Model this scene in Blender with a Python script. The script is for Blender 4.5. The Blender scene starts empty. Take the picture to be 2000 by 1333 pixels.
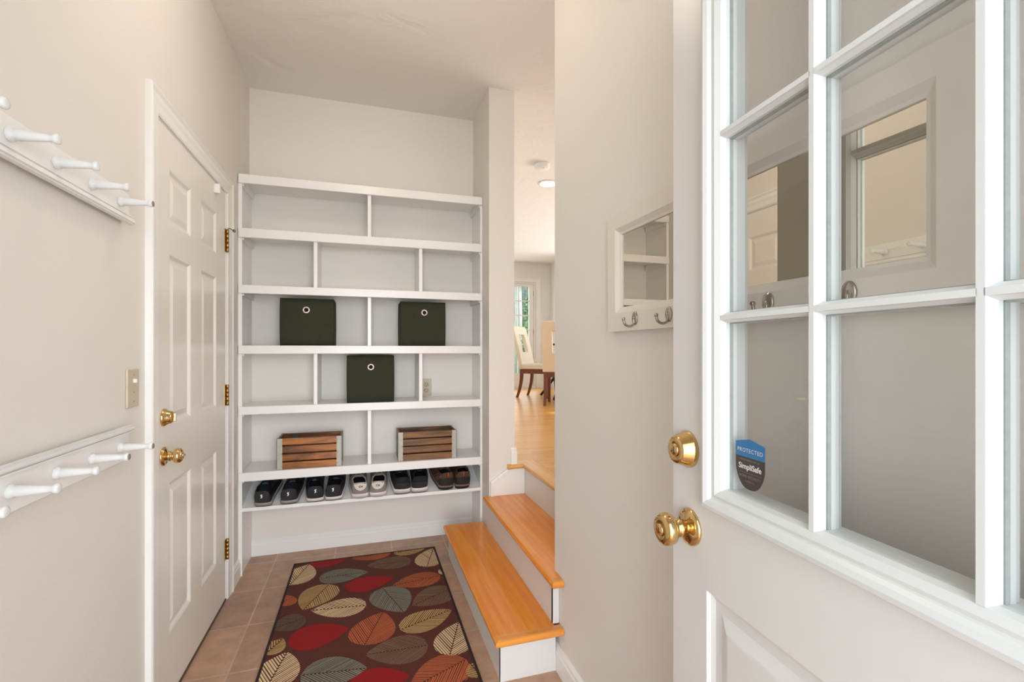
import bpy, bmesh, math, random
from mathutils import Vector, Matrix
random.seed(7)
SC = bpy.context.scene
COL = SC.collection

# ------------------------------------------------------------ camera
CAM_H = 1.256
cd = bpy.data.cameras.new('camera'); cam = bpy.data.objects.new('camera', cd); COL.objects.link(cam)
cd.sensor_width = 36.0; cd.lens = 925.0 * 36 / 2000; cd.shift_y = 17.5 / 2000; cd.clip_start = 0.02
cam.location = (0, 0, CAM_H); cam.rotation_euler = (math.radians(90), 0, -math.radians(17.295))
SC.camera = cam
# ------------------------------------------------------------ world, sun, exposure
w = bpy.data.worlds.new('daylight'); SC.world = w; w.use_nodes = True
w.node_tree.nodes['Background'].inputs[0].default_value = (0.80, 0.90, 1.0, 1)
w.node_tree.nodes['Background'].inputs[1].default_value = 2.6
SC.view_settings.view_transform = 'Standard'; SC.view_settings.look = 'None'
SC.view_settings.gamma = 1.0; SC.view_settings.use_curve_mapping = False
SC.view_settings.exposure = 0.20

def light(name, kind, loc, rot, energy, color, size=1, size_y=None, angle=None, spread=None):
    l = bpy.data.lights.new(name, kind); l.energy = energy; l.color = color
    if kind == 'AREA':
        l.shape = 'RECTANGLE'; l.size = size; l.size_y = size_y or size
        if spread: l.spread = spread
    elif kind == 'POINT': l.shadow_soft_size = size
    if kind == 'SUN' and angle: l.angle = angle
    o = bpy.data.objects.new(name, l); o.location = loc; o.rotation_euler = rot; COL.objects.link(o)
    return o
R90 = math.radians(90)
sun_dir = Vector((-0.86, 0.10, -0.50))
light('sun', 'SUN', (12, 0, 9), sun_dir.to_track_quat('-Z', 'Y').to_euler(), 3.2, (1.0, 0.94, 0.85), angle=math.radians(0.6))
# daylight through the open entrance behind the camera, and through the dining room's windows; plus an added dining fill
light('entrance_daylight', 'AREA', (0.15, -6.0, 2.0), (R90, 0, 0), 670, (0.93, 0.97, 1.0), 6.5, 4.6)
light('dining_side_fill', 'AREA', (2.9, 0.95, 1.75), (R90*1.12, 0, 0), 14, (0.97, 0.98, 1.0), 2.6, 1.6)  # added fill before the windowless near wall, whitens the dining ceiling
light('dining_daylight', 'AREA', (4.95, 5.1, 1.7), (0, R90*1.42, 0), 108, (0.90, 0.95, 1.0), 1.6, 4.5, spread=math.radians(125))
light('french_door_daylight', 'AREA', (2.2, 8.12, 1.6), (-R90, 0, 0), 8, (0.97, 0.99, 1.0), 1.6, 1.9)

# ------------------------------------------------------------ helpers
def lin(c):
    out = []
    for v in c[:3]:
        v = v / 255.0
        out.append(v / 12.92 if v <= 0.04045 else ((v + 0.055) / 1.055) ** 2.4)
    return (*out, 1)
MATS = {}
def mat(name, col, rough=0.5, metal=0.0, bump=None, coat=0.0, var=None, spec=None):
    """plain procedural material; bump=(scale, strength, detail), var=(scale, amount)"""
    if name in MATS: return MATS[name]
    m = bpy.data.materials.new(name); m.use_nodes = True; nt = m.node_tree; N = nt.nodes; L = nt.links
    b = N['Principled BSDF']
    b.inputs['Base Color'].default_value = lin(col); b.inputs['Roughness'].default_value = rough
    b.inputs['Metallic'].default_value = metal; b.inputs['Coat Weight'].default_value = coat
    if spec is not None: b.inputs['Specular IOR Level'].default_value = spec
    tc = N.new('ShaderNodeTexCoord')
    if var:
        n = N.new('ShaderNodeTexNoise'); n.inputs['Scale'].default_value = var[0]; n.inputs['Detail'].default_value = 4
        L.new(tc.outputs['Object'], n.inputs['Vector'])
        mx = N.new('ShaderNodeMix'); mx.data_type = 'RGBA'
        c = lin(col)
        mx.inputs[6].default_value = tuple(v * (1 - var[1]) for v in c[:3]) + (1,)
        mx.inputs[7].default_value = tuple(min(1, v * (1 + var[1])) for v in c[:3]) + (1,)
        L.new(n.outputs['Fac'], mx.inputs[0]); L.new(mx.outputs[2], b.inputs['Base Color'])
    if bump:
        n = N.new('ShaderNodeTexNoise'); n.inputs['Scale'].default_value = bump[0]; n.inputs['Detail'].default_value = bump[2] if len(bump) > 2 else 3
        L.new(tc.outputs['Object'], n.inputs['Vector'])
        bp = N.new('ShaderNodeBump'); bp.inputs['Strength'].default_value = bump[1]; bp.inputs['Distance'].default_value = 0.01
        L.new(n.outputs['Fac'], bp.inputs['Height']); L.new(bp.outputs['Normal'], b.inputs['Normal'])
    MATS[name] = m; return m

DWALL = mat('dining_wall_paint', (238, 236, 232), 0.6)
WALL = mat('wall_paint', (230, 224, 216), 0.6, bump=(120, 0.06, 2))
TRIM = mat('trim_paint', (242, 240, 236), 0.32, bump=(60, 0.02, 2))
DOORW = mat('door_paint', (238, 232, 224), 0.28, bump=(40, 0.02, 2))
ENTRY = mat('entry_door_paint', (219, 217, 213), 0.38, bump=(60, 0.02, 2))
LITE = mat('glazed_light_paint', (219, 221, 218), 0.3)
SHELFP = mat('shelf_paint', (243, 241, 238), 0.3, bump=(50, 0.02, 2))
NICHE = mat('niche_wall_paint', (238, 232, 224), 0.5, bump=(120, 0.05, 2))
RISERP = mat('riser_paint', (222, 220, 217), 0.35)
PEGP = mat('peg_paint', (232, 233, 232), 0.3)
BRASS = mat('polished_brass', (222, 190, 132), 0.10, 1.0)
BRASSD = mat('aged_brass', (190, 154, 96), 0.3, 1.0, var=(60, 0.4))
NICKEL = mat('brushed_nickel', (176, 168, 158), 0.22, 1.0)
SEAL = mat('glazing_seal', (172, 178, 174), 0.5, var=(90, 0.2))
PLATE = mat('almond_plastic', (204, 192, 166), 0.4)
DARK = mat('dark_slot', (45, 38, 32), 0.6)
WHITEP = mat('white_plastic', (240, 238, 233), 0.35)

def glass_mat(name, tint=(0.985, 0.99, 0.985), rough=0.0):
    m = bpy.data.materials.new(name); m.use_nodes = True; nt = m.node_tree; N = nt.nodes; L = nt.links
    N.remove(N['Principled BSDF']); out = N['Material Output']
    t = N.new('ShaderNodeBsdfTransparent'); t.inputs[0].default_value = (*tint, 1)
    g = N.new('ShaderNodeBsdfGlossy'); g.inputs['Roughness'].default_value = rough
    lw = N.new('ShaderNodeLayerWeight'); lw.inputs[0].default_value = 0.5
    p = N.new('ShaderNodeMath'); p.operation = 'POWER'; p.inputs[1].default_value = 5
    a = N.new('ShaderNodeMath'); a.operation = 'MULTIPLY_ADD'; a.inputs[1].default_value = 0.9; a.inputs[2].default_value = 0.03
    mx = N.new('ShaderNodeMixShader')
    L.new(lw.outputs['Facing'], p.inputs[0]); L.new(p.outputs[0], a.inputs[0]); L.new(a.outputs[0], mx.inputs[0])
    L.new(t.outputs[0], mx.inputs[1]); L.new(g.outputs[0], mx.inputs[2]); L.new(mx.outputs[0], out.inputs['Surface'])
    return m
GLASS = glass_mat('window_glass')
def mirror_mat():
    m = mat('mirror_silver', (222, 214, 200), 0.0, 1.0); return m
MIRROR = mirror_mat()

def ceiling_mat():
    m = bpy.data.materials.new('textured_ceiling'); m.use_nodes = True; nt = m.node_tree; N = nt.nodes; L = nt.links
    b = N['Principled BSDF']; b.inputs['Base Color'].default_value = lin((238, 235, 230)); b.inputs['Roughness'].default_value = 0.8
    tc = N.new('ShaderNodeTexCoord'); n = N.new('ShaderNodeTexNoise'); n.inputs['Scale'].default_value = 3.2; n.inputs['Detail'].default_value = 6
    n.inputs['Distortion'].default_value = 1.6
    v = N.new('ShaderNodeTexNoise'); v.inputs['Scale'].default_value = 90
    ad = N.new('ShaderNodeMath'); ad.operation = 'MULTIPLY_ADD'; ad.inputs[1].default_value = 0.06
    bp = N.new('ShaderNodeBump'); bp.inputs['Strength'].default_value = 0.35; bp.inputs['Distance'].default_value = 0.03
    L.new(tc.outputs['Object'], n.inputs['Vector']); L.new(tc.outputs['Object'], v.inputs['Vector'])
    L.new(v.outputs['Fac'], ad.inputs[0]); L.new(n.outputs['Fac'], ad.inputs[2]); L.new(ad.outputs[0], bp.inputs['Height']); L.new(bp.outputs[0], b.inputs['Normal'])
    return m
CEIL = ceiling_mat()

def tile_mat():
    m = bpy.data.materials.new('terracotta_tile'); m.use_nodes = True; nt = m.node_tree; N = nt.nodes; L = nt.links
    b = N['Principled BSDF']
    tc = N.new('ShaderNodeTexCoord'); mp = N.new('ShaderNodeMapping')
    mp.inputs['Location'].default_value = (0.504 + 0.336 * 20 + 0.003, -2.424 + 0.3425 * 30 + 0.003, 0)
    br = N.new('ShaderNodeTexBrick'); br.offset = 0; br.squash = 1
    br.inputs['Scale'].default_value = 1; br.inputs['Brick Width'].default_value = 0.336; br.inputs['Row Height'].default_value = 0.3425
    br.inputs['Mortar Size'].default_value = 0.0045; br.inputs['Mortar Smooth'].default_value = 0.2; br.inputs['Bias'].default_value = 0
    br.inputs['Color1'].default_value = lin((204, 166, 138)); br.inputs['Color2'].default_value = lin((178, 146, 126)); br.inputs['Mortar'].default_value = lin((206, 180, 162))
    L.new(tc.outputs['Object'], mp.inputs[0]); L.new(mp.outputs[0], br.inputs[0])
    n = N.new('ShaderNodeTexNoise'); n.inputs['Scale'].default_value = 9; n.inputs['Detail'].default_value = 8; n.inputs['Roughness'].default_value = 0.65
    L.new(tc.outputs['Object'], n.inputs[0])
    cr = N.new('ShaderNodeValToRGB'); cr.color_ramp.elements[0].position = 0.3; cr.color_ramp.elements[0].color = (0.72, 0.70, 0.70, 1)
    cr.color_ramp.elements[1].position = 0.7; cr.color_ramp.elements[1].color = (1.10, 1.06, 1.0, 1); e3 = cr.color_ramp.elements.new(0.82); e3.color = (1.35, 1.3, 1.2, 1)
    L.new(n.outputs['Fac'], cr.inputs[0])
    mx = N.new('ShaderNodeMix'); mx.data_type = 'RGBA'; mx.blend_type = 'MULTIPLY'; mx.inputs[0].default_value = 1
    L.new(br.outputs['Color'], mx.inputs[6]); L.new(cr.outputs[0], mx.inputs[7]); L.new(mx.outputs[2], b.inputs['Base Color'])
    b.inputs['Roughness'].default_value = 0.42
    bp = N.new('ShaderNodeBump'); bp.inputs['Strength'].default_value = 0.25; bp.inputs['Distance'].default_value = 0.004
    sb = N.new('ShaderNodeMath'); sb.operation = 'MULTIPLY_ADD'; sb.inputs[1].default_value = 0.4
    inv = N.new('ShaderNodeMath'); inv.operation = 'SUBTRACT'; inv.inputs[0].default_value = 1
    L.new(br.outputs['Fac'], inv.inputs[1]); L.new(n.outputs['Fac'], sb.inputs[0]); L.new(inv.outputs[0], sb.inputs[2])
    L.new(sb.outputs[0], bp.inputs['Height']); L.new(bp.outputs[0], b.inputs['Normal'])
    return m
TILE = tile_mat()

def wood_mat(name, dark, light_, scale=(30, 1.6, 30), rough=0.25, coat=0.3, contrast=0.5, plank=None):
    m = bpy.data.materials.new(name); m.use_nodes = True; nt = m.node_tree; N = nt.nodes; L = nt.links
    b = N['Principled BSDF']; b.inputs['Roughness'].default_value = rough; b.inputs['Coat Weight'].default_value = coat; b.inputs['Coat Roughness'].default_value = 0.15
    tc = N.new('ShaderNodeTexCoord'); mp = N.new('ShaderNodeMapping'); mp.inputs['Scale'].default_value = scale
    n = N.new('ShaderNodeTexNoise'); n.inputs['Scale'].default_value = 1; n.inputs['Detail'].default_value = 6; n.inputs['Distortion'].default_value = 0.6; n.inputs['Roughness'].default_value = 0.6
    L.new(tc.outputs['Object'], mp.inputs[0]); L.new(mp.outputs[0], n.inputs[0])
    cr = N.new('ShaderNodeValToRGB'); cr.color_ramp.elements[0].position = 0.5 - contrast / 2; cr.color_ramp.elements[0].color = lin(dark)
    cr.color_ramp.elements[1].position = 0.5 + contrast / 2; cr.color_ramp.elements[1].color = lin(light_)
    L.new(n.outputs['Fac'], cr.inputs[0]); src = cr.outputs[0]
    if plank:
        br = N.new('ShaderNodeTexBrick'); br.inputs['Scale'].default_value = 1; br.inputs['Brick Width'].default_value = 1.1; br.inputs['Row Height'].default_value = plank
        br.inputs['Mortar Size'].default_value = 0.0012; br.inputs['Color1'].default_value = (1, 1, 1, 1); br.inputs['Color2'].default_value = (0.84, 0.8, 0.76, 1); br.inputs['Mortar'].default_value = (0.45, 0.35, 0.25, 1)
        L.new(tc.outputs['Object'], br.inputs[0])
        mx = N.new('ShaderNodeMix'); mx.data_type = 'RGBA'; mx.blend_type = 'MULTIPLY'; mx.inputs[0].default_value = 1
        L.new(src, mx.inputs[6]); L.new(br.outputs['Color'], mx.inputs[7]); src = mx.outputs[2]
    L.new(src, b.inputs['Base Color'])
    return m
OAK = wood_mat('oak_tread', (226, 120, 8), (252, 166, 40), (34, 1.8, 34), 0.28, 0.3)
OAKX = wood_mat('oak_nosing', (216, 126, 36), (244, 168, 74), (1.8, 34, 34), 0.28, 0.4)
OAKL = wood_mat('oak_landing', (214, 150, 76), (236, 184, 112), (34, 1.8, 34), 0.3, 0.1)
OAKF = wood_mat('oak_floor', (220, 152, 66), (240, 184, 98), (2.0, 40, 40), 0.28, 0.0, plank=0.057)
CRATEW = wood_mat('stained_pine', (104, 52, 18), (190, 110, 46), (3.5, 30, 34), 0.35, 0.25, 0.34)
CRATED = wood_mat('dark_stained_pine', (72, 44, 18), (142, 94, 46), (3.0, 34, 30), 0.45, 0.05, 0.3)
GALV = mat('galvanised_strip', (176, 172, 162), 0.5, 0.35, bump=(90, 0.1), var=(40, 0.2))
LEGW = mat('mahogany_leg', (112, 54, 26), 0.35, coat=0.2, var=(14, 0.3))
LEATHER = mat('cream_leather', (236, 224, 200), 0.45, bump=(150, 0.08))

class MB:
    """collects shapes, then links them as ONE mesh object"""
    def __init__(s): s.bm = bmesh.new(); s.smooth = []
    def quad(s, pts, mi=0):
        f = s.bm.faces.new([s.bm.verts.new(p) for p in pts]); f.material_index = mi; return f
    def poly(s, pts, mi=0): return s.quad(pts, mi)
    def box(s, a, b, mi=0):
        x0, y0, z0 = a; x1, y1, z1 = b
        x0, x1 = min(x0, x1), max(x0, x1); y0, y1 = min(y0, y1), max(y0, y1); z0, z1 = min(z0, z1), max(z0, z1)
        v = [s.bm.verts.new(p) for p in ((x0,y0,z0),(x1,y0,z0),(x1,y1,z0),(x0,y1,z0),(x0,y0,z1),(x1,y0,z1),(x1,y1,z1),(x0,y1,z1))]
        for q in ((3,2,1,0),(4,5,6,7),(0,1,5,4),(1,2,6,5),(2,3,7,6),(3,0,4,7)):
            s.bm.faces.new([v[i] for i in q]).material_index = mi
        return s
    def obox(s, c, half, M, mi=0):
        n0 = len(s.bm.verts); s.bm.verts.ensure_lookup_table()
        before = set(s.bm.verts); s.box([-h for h in half], half, mi)
        for v in s.bm.verts:
            if v not in before: v.co = M @ v.co + Vector(c)
        return s
    def prism(s, prof, axis, a, b, mi=0, smooth=False):
        """prof: closed list of 2-D points in the plane across axis ('x','y','z'), extruded from a to b"""
        def P(p, t): return {'x': (t, p[0], p[1]), 'y': (p[0], t, p[1]), 'z': (p[0], p[1], t)}[axis]
        A = [s.bm.verts.new(P(p, a)) for p in prof]; B = [s.bm.verts.new(P(p, b)) for p in prof]; n = len(prof)
        for i in range(n):
            f = s.bm.faces.new((A[i], A[(i+1) % n], B[(i+1) % n], B[i])); f.material_index = mi; f.smooth = smooth
        s.bm.faces.new(A[::-1]).material_index = mi; s.bm.faces.new(B).material_index = mi
        return s
    def lathe(s, prof, M=None, seg=32, mi=0, smooth=True):
        """prof: (radius, height) about local z, placed with matrix M"""
        M = M or Matrix.Identity(4); rings = []
        for r, h in prof:
            if r < 1e-6: rings.append([s.bm.verts.new(M @ Vector((0, 0, h)))])
            else: rings.append([s.bm.verts.new(M @ Vector((r*math.cos(2*math.pi*k/seg), r*math.sin(2*math.pi*k/seg), h))) for k in range(seg)])
        for A, B in zip(rings, rings[1:]):
            for k in range(seg):
                k2 = (k + 1) % seg
                if len(A) == 1 and len(B) == 1: continue
                if len(A) == 1: vs = (A[0], B[k2], B[k])
                elif len(B) == 1: vs = (A[k], A[k2], B[0])
                else: vs = (A[k], A[k2], B[k2], B[k])
                f = s.bm.faces.new(vs); f.material_index = mi; f.smooth = smooth
        return s
    def tube(s, pts, rad, seg=12, mi=0, flat=1.0):
        pts = [Vector(p) for p in pts]; n = len(pts); rad = rad if isinstance(rad, (list, tuple)) else [rad] * n; rings = []
        up = None
        for i, p in enumerate(pts):
            d = (pts[min(i+1, n-1)] - pts[max(i-1, 0)]).normalized()
            if up is None:
                up = Vector((0, 0, 1)) if abs(d.z) < 0.9 else Vector((1, 0, 0))
            a = d.cross(up)
            if a.length < 1e-5: a = d.cross(Vector((0, 1, 0)))
            a.normalize(); b = a.cross(d).normalized(); up = b
            rings.append([s.bm.verts.new(p + a*rad[i]*math.cos(2*math.pi*k/seg) + b*rad[i]*flat*math.sin(2*math.pi*k/seg)) for k in range(seg)])
        for A, B in zip(rings, rings[1:]):
            for k in range(seg):
                f = s.bm.faces.new((A[k], A[(k+1) % seg], B[(k+1) % seg], B[k])); f.material_index = mi; f.smooth = True
        s.bm.faces.new(rings[0][::-1]).material_index = mi; s.bm.faces.new(rings[-1]).material_index = mi
        return s
    def grid(s, P, nu, nv, mi=0, smooth=True, closed_v=False):
        V = [[s.bm.verts.new(P(i / nu, j / nv)) for j in range(nv + (0 if closed_v else 1))] for i in range(nu + 1)]
        m = len(V[0])
        for i in range(nu):
            for j in range(nv):
                j2 = (j + 1) % m
                f = s.bm.faces.new((V[i][j], V[i+1][j], V[i+1][j2], V[i][j2])); f.material_index = mi; f.smooth = smooth
        return V
    def build(s, name, mats, parent=None, loc=(0,0,0), rotz=0.0, bevel=0.0, seg=2, recalc=True, weld=False):
        if weld: bmesh.ops.remove_doubles(s.bm, verts=s.bm.verts, dist=1e-5)
        if recalc: bmesh.ops.recalc_face_normals(s.bm, faces=s.bm.faces)
        me = bpy.data.meshes.new(name); s.bm.to_mesh(me); s.bm.free()
        if not isinstance(mats, (list, tuple)): mats = [mats]
        for m in mats: me.materials.append(m)
        o = bpy.data.objects.new(name, me); COL.objects.link(o); o.location = loc; o.rotation_euler = (0, 0, rotz)
        if parent: o.parent = parent
        if bevel:
            b = o.modifiers.new('bevel', 'BEVEL'); b.width = bevel; b.segments = seg; b.limit_method = 'ANGLE'; b.angle_limit = math.radians(40)
        return o

def tag(o, label=None, cat=None, group=None, kind=None):
    if label: o['label'] = label
    if cat: o['category'] = cat
    if group: o['group'] = group
    if kind: o['kind'] = kind
    return o
def thing(name, label, cat, loc=(0,0,0), rotz=0.0, group=None, kind=None):
    o = bpy.data.objects.new(name, None); COL.objects.link(o); o.location = loc; o.rotation_euler = (0, 0, rotz); o.empty_display_size = 0.05
    return tag(o, label, cat, group, kind)
def copy_thing(src, label, loc=None, rotz=None):
    r = src.copy(); COL.objects.link(r); r['label'] = label
    if loc: r.location = loc
    if rotz is not None: r.rotation_euler = (0, 0, rotz)
    for ch in list(src.children):
        c = ch.copy(); COL.objects.link(c); c.parent = r
        for g in list(ch.children):
            d = g.copy(); COL.objects.link(d); d.parent = c
    return r
def struct(name, mb, m, label=None, **k):
    return tag(mb.build(name, m, **k), label, None, None, 'structure')

def panel_face(mb, W, H, holes, profile, y0=0.0, mi=0, fill=True, x_off=0.0, z_off=0.0, pmi=None):
    """front face (facing -y) of a board W x H with framed holes; profile = [(inset, y), ...] rings inside each hole"""
    pmi = mi if pmi is None else pmi
    xs = sorted({0.0, W, *[h[0] for h in holes], *[h[2] for h in holes]}); zs = sorted({0.0, H, *[h[1] for h in holes], *[h[3] for h in holes]})
    for i in range(len(xs)-1):
        for j in range(len(zs)-1):
            cx, cz = (xs[i]+xs[i+1])/2, (zs[j]+zs[j+1])/2
            if any(h[0] < cx < h[2] and h[1] < cz < h[3] for h in holes): continue
            mb.quad([(x_off+x, y0, z_off+z) for x, z in ((xs[i],zs[j]),(xs[i+1],zs[j]),(xs[i+1],zs[j+1]),(xs[i],zs[j+1]))], mi)
    for h in holes:
        rings = []
        for ins, y in profile:
            rings.append([(x_off+x, y, z_off+z) for x, z in ((h[0]+ins,h[1]+ins),(h[2]-ins,h[1]+ins),(h[2]-ins,h[3]-ins),(h[0]+ins,h[3]-ins))])
        for A, B in zip(rings, rings[1:]):
            for k in range(4): mb.quad([A[k], A[(k+1)%4], B[(k+1)%4], B[k]], pmi)
        if fill: mb.quad(rings[-1], pmi)

def text_mb(mb, body, size, x, z, y, mi, center=True, sx=1.0, bold=0.0, spacing=1.0):
    cu = bpy.data.curves.new('t', 'FONT'); cu.body = body; cu.size = size; cu.offset = bold; cu.space_character = spacing
    if center: cu.align_x = 'CENTER'
    o = bpy.data.objects.new('t', cu); COL.objects.link(o)
    bpy.context.view_layer.update()
    me = bpy.data.meshes.new_from_object(o.evaluated_get(bpy.context.evaluated_depsgraph_get()))
    vs = [mb.bm.verts.new((x + v.co.x*sx, y, z + v.co.y)) for v in me.vertices]
    for p in me.polygons:
        try: mb.bm.faces.new([vs[i] for i in p.vertices]).material_index = mi
        except ValueError: pass
    bpy.data.objects.remove(o); bpy.data.curves.remove(cu); bpy.data.meshes.remove(me)

# ------------------------------------------------------------ dimensions (metres)
LX, RX, HC = -0.669, 0.73, 2.85        # left wall, right wall, ceiling
YB, YF = 3.225, 2.957                  # niche back wall, bookcase front
YO = 1.766; YP = 2.78                  # opening in the right wall from YO to the partition end YP
UF = 0.555                             # upper floor
DX, DY = 5.0, 8.2                      # dining room extent
D1A, D1B = 1.872, 2.690                # closed door on the left wall

# ------------------------------------------------------------ structure
mb = MB(); mb.box((-0.85, -1.6, -0.1), (0.95, 3.4, 0)); struct('floor', mb, TILE, 'terracotta tile floor of the entry hall')
mb = MB(); mb.box((1.0315, 0.9, UF-0.1), (DX+0.1, 2.8585, UF)); mb.box((0.88, 2.8585, UF-0.1), (DX+0.1, DY+0.1, UF)); mb.box((0.962, 0.9, UF-0.1), (1.03, YO-0.001, UF)); struct('floor_upper', mb, OAKF, 'glossy golden oak strip floor of the dining room')
mb = MB(); mb.box((-0.85, -0.2, HC), (DX+0.15, DY+0.15, HC+0.1)); struct('ceiling', mb, CEIL, 'textured off-white ceiling')
mb = MB(); mb.box((LX-0.15, -0.2, 0), (LX, D1A-0.012, HC)); mb.box((LX-0.15, D1B+0.012, 0), (LX, YB+0.1, HC)); mb.box((LX-0.15, D1A-0.012, 2.045), (LX, D1B+0.012, HC))
struct('wall_left', mb, WALL, 'beige left wall of the hall')
mb = MB(); mb.box((LX, YB, 0), (RX, YB+0.1, HC)); struct('wall_back', mb, NICHE, 'pale wall behind and above the built-in shelves')
mb = MB(); mb.box((RX, -0.2, 0), (RX+0.12, YO, HC)); struct('wall_right', mb, WALL, 'beige right wall with the mirror')
mb = MB(); mb.box((0.72, YP, 0), (0.88, YB+0.1, HC)); struct('wall_partition', mb, WALL, 'narrow wall end between the shelves and the stairs')
mb = MB(); mb.box((LX-0.15, -0.2, 0), (-0.34, -0.06, HC)); mb.box((0.55, -0.2, 0), (RX, -0.06, HC)); mb.box((-0.34, -0.2, 2.06), (0.55, -0.06, HC))
struct('wall_front', mb, WALL, 'front wall around the entrance')
# dining room shell
mb = MB(); mb.box((0.88, YB, UF-0.1), (-1.2, YB+0.12, HC)) 
mb.bm.free()
mb = MB(); mb.box((0.78, YB+0.1, UF-0.1), (0.88, DY, HC)); struct('wall_dining_left', mb, DWALL, 'left wall of the dining room')
mb = MB()
fx0, fx1, fz = 1.35, 3.02, 2.50
mb.box((0.78, DY, UF), (fx0, DY+0.12, HC)); mb.box((fx1, DY, UF), (DX, DY+0.12, HC)); mb.box((fx0, DY, fz), (fx1, DY+0.12, HC))
struct('wall_dining_back', mb, DWALL, 'white far wall of the dining room')
mb = MB(); mb.box((3.30, 7.2, UF), (3.45, DY, HC)); struct('wall_dining_jog', mb, DWALL, 'short wall beside the glazed doors')
mb = MB()
mb.box((DX, 0.9, UF), (DX+0.12, 3.9, HC)); mb.box((DX, 4.7, UF), (DX+0.12, DY, HC)); mb.box((DX, 3.9, UF), (DX+0.12, 4.7, UF+0.45)); mb.box((DX, 3.9, 2.40), (DX+0.12, 4.7, HC))
struct('wall_dining_right', mb, DWALL, 'window wall of the dining room')
mb = MB(); mb.box((RX+0.12, 0.8, UF-0.1), (DX, 0.9, HC)); struct('wall_dining_front', mb, DWALL, 'near wall of the dining room')
mb = MB()
for y in (3.9, 4.66): mb.box((DX, y, UF+0.45), (DX+0.06, y+0.04, 2.40))
for z in (UF+0.45, 1.70, 2.36): mb.box((DX+0.005, 3.9, z), (DX+0.055, 4.7, z+0.04))
struct('window_1', mb, TRIM, 'white framed window band of the dining room')

# door casing (profiled) and baseboards
def casing_prof(sign=1, w=0.088, t=0.02):
    # across the board: from inner edge to outer edge, thickness grows outwards
    return [(0, 0), (0, 0.009*sign), (0.008*sign*0+0.006, 0.012*sign), (0.03, 0.013*sign), (0.045, 0.016*sign), (0.06, 0.015*sign), (0.07, 0.02*sign), (w-0.006, 0.021*sign), (w, 0.018*sign), (w, 0)]
def casing(name, x, nx, y0, y1, z0, z1, w, m, label):
    """casing round an opening y0..y1 up to z1 on a wall plane x=const, sticking out nx"""
    mb = MB(); pr = casing_prof(1, w)
    def ring(off, t):
        return [(x + nx*t, y0-off, z0), (x + nx*t, y0-off, z1+off), (x + nx*t, y1+off, z1+off), (x + nx*t, y1+off, z0)]
    rs = [ring(p[0], p[1]) for p in pr]
    for A, B in zip(rs, rs[1:]):
        for k in range(3): mb.quad([A[k], A[k+1], B[k+1], B[k]])
    for k in (0, 3): mb.poly([r[k] for r in rs])
    return struct(name, mb, m, label, weld=True)
casing('trim_1', LX, 1, D1A-0.004, D1B+0.018, 0, 2.045, 0.078, TRIM, 'white moulded casing round the closed six-panel door')
def base_prof(t=0.015, h=0.10): return [(0, 0), (t, 0), (t, h-0.03), (t-0.003, h-0.024), (t-0.003, h-0.012), (t-0.009, h-0.003), (t-0.011, h), (0, h)]
mb = MB(); mb.prism([(RX - a, b) for a, b in base_prof()], 'y', 0.0, YO)
struct('baseboard_right', mb, TRIM, 'white baseboard along the right wall')
mb = MB(); mb.prism([(LX + a, b) for a, b in base_prof()], 'y', 0.0, D1A-0.083); mb.prism([(LX + a, b) for a, b in base_prof()], 'y', D1B+0.098, YF-0.002)
struct('baseboard_left', mb, TRIM, 'white baseboard on the left wall')
mb = MB(); mb.prism([(0.88+a, UF+b) for a, b in base_prof()], 'y', YP-0.012, DY); mb.prism([(YP-a, UF+b) for a, b in base_prof(0.013)], 'x', 0.858, 0.893)
struct('baseboard_dining', mb, TRIM, 'white baseboard end on the partition above the top step')
mb = MB(); mb.prism([(DY - a, UF + b) for a, b in base_prof(h=0.12)], 'x', 3.105, 3.30); mb.prism([(3.30 - a, UF + b) for a, b in base_prof(h=0.12)], 'y', 7.2, DY)
struct('baseboard_dining_back', mb, TRIM)
# skirt board rising along the partition face beside the stairs
mb = MB()
mb.prism([(0.736, 0.370), (0.944, 0.370), (0.944, 0.527), (0.850, 0.527), (0.738, 0.452)], 'y', YP-0.013, YP)
mb.prism([(0.727, 0.370), (0.748, 0.370), (0.748, 0.442), (0.872, 0.527), (0.828, 0.527), (0.727, 0.458)], 'y', YP-0.018, YP)
mb.prism([(0.731, 0.370), (0.738, 0.370), (0.738, 0.450), (0.852, 0.527), (0.840, 0.527), (0.731, 0.453)], 'y', YP-0.023, YP)
struct('trim_2', mb, TRIM, 'white sloping skirt board beside the upper stair', bevel=0.002)

# ------------------------------------------------------------ closed six-panel door, left wall
W1, H1 = D1B - D1A, 2.025
d1 = thing('door_1', 'closed white six-panel door with brass knob on the left wall', None, (LX+0.004, D1A, 0.012), R90, kind='structure')
mb = MB()
cols = [(0.104, 0.327), (0.451, 0.669)]; rows = [(0.232, 0.772), (0.975, 1.590), (1.694, 1.892)]
holes = [(c[0], r[0], c[1], r[1]) for c in cols for r in rows]
panel_face(mb, W1, H1, holes, [(0, 0), (0.006, 0.0015), (0.016, 0.009), (0.022, 0.009), (0.040, 0.004), (0.044, 0.003)])
for q in (((0,0,0),(0,0.035,0),(0,0.035,H1),(0,0,H1)), ((W1,0,0),(W1,0,H1),(W1,0.035,H1),(W1,0.035,0)), ((0,0.035,0),(W1,0.035,0),(W1,0.035,H1),(0,0.035,H1)), ((0,0,H1),(0,0.035,H1),(W1,0.035,H1),(W1,0,H1)), ((0,0,0),(W1,0,0),(W1,0.035,0),(0,0.035,0))): mb.quad(q)
mb.build('slab', DOORW, d1, weld=True)
mb = MB(); mb.box((-0.012, -0.002, 0), (-0.003, 0.06, H1+0.012)); mb.box((W1+0.003, -0.002, -0.01), (W1+0.020, 0.06, H1+0.012)); mb.box((-0.012, 0.002, H1+0.004), (W1+0.02, 0.06, H1+0.02)); mb.build('jamb', TRIM, d1)
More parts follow.
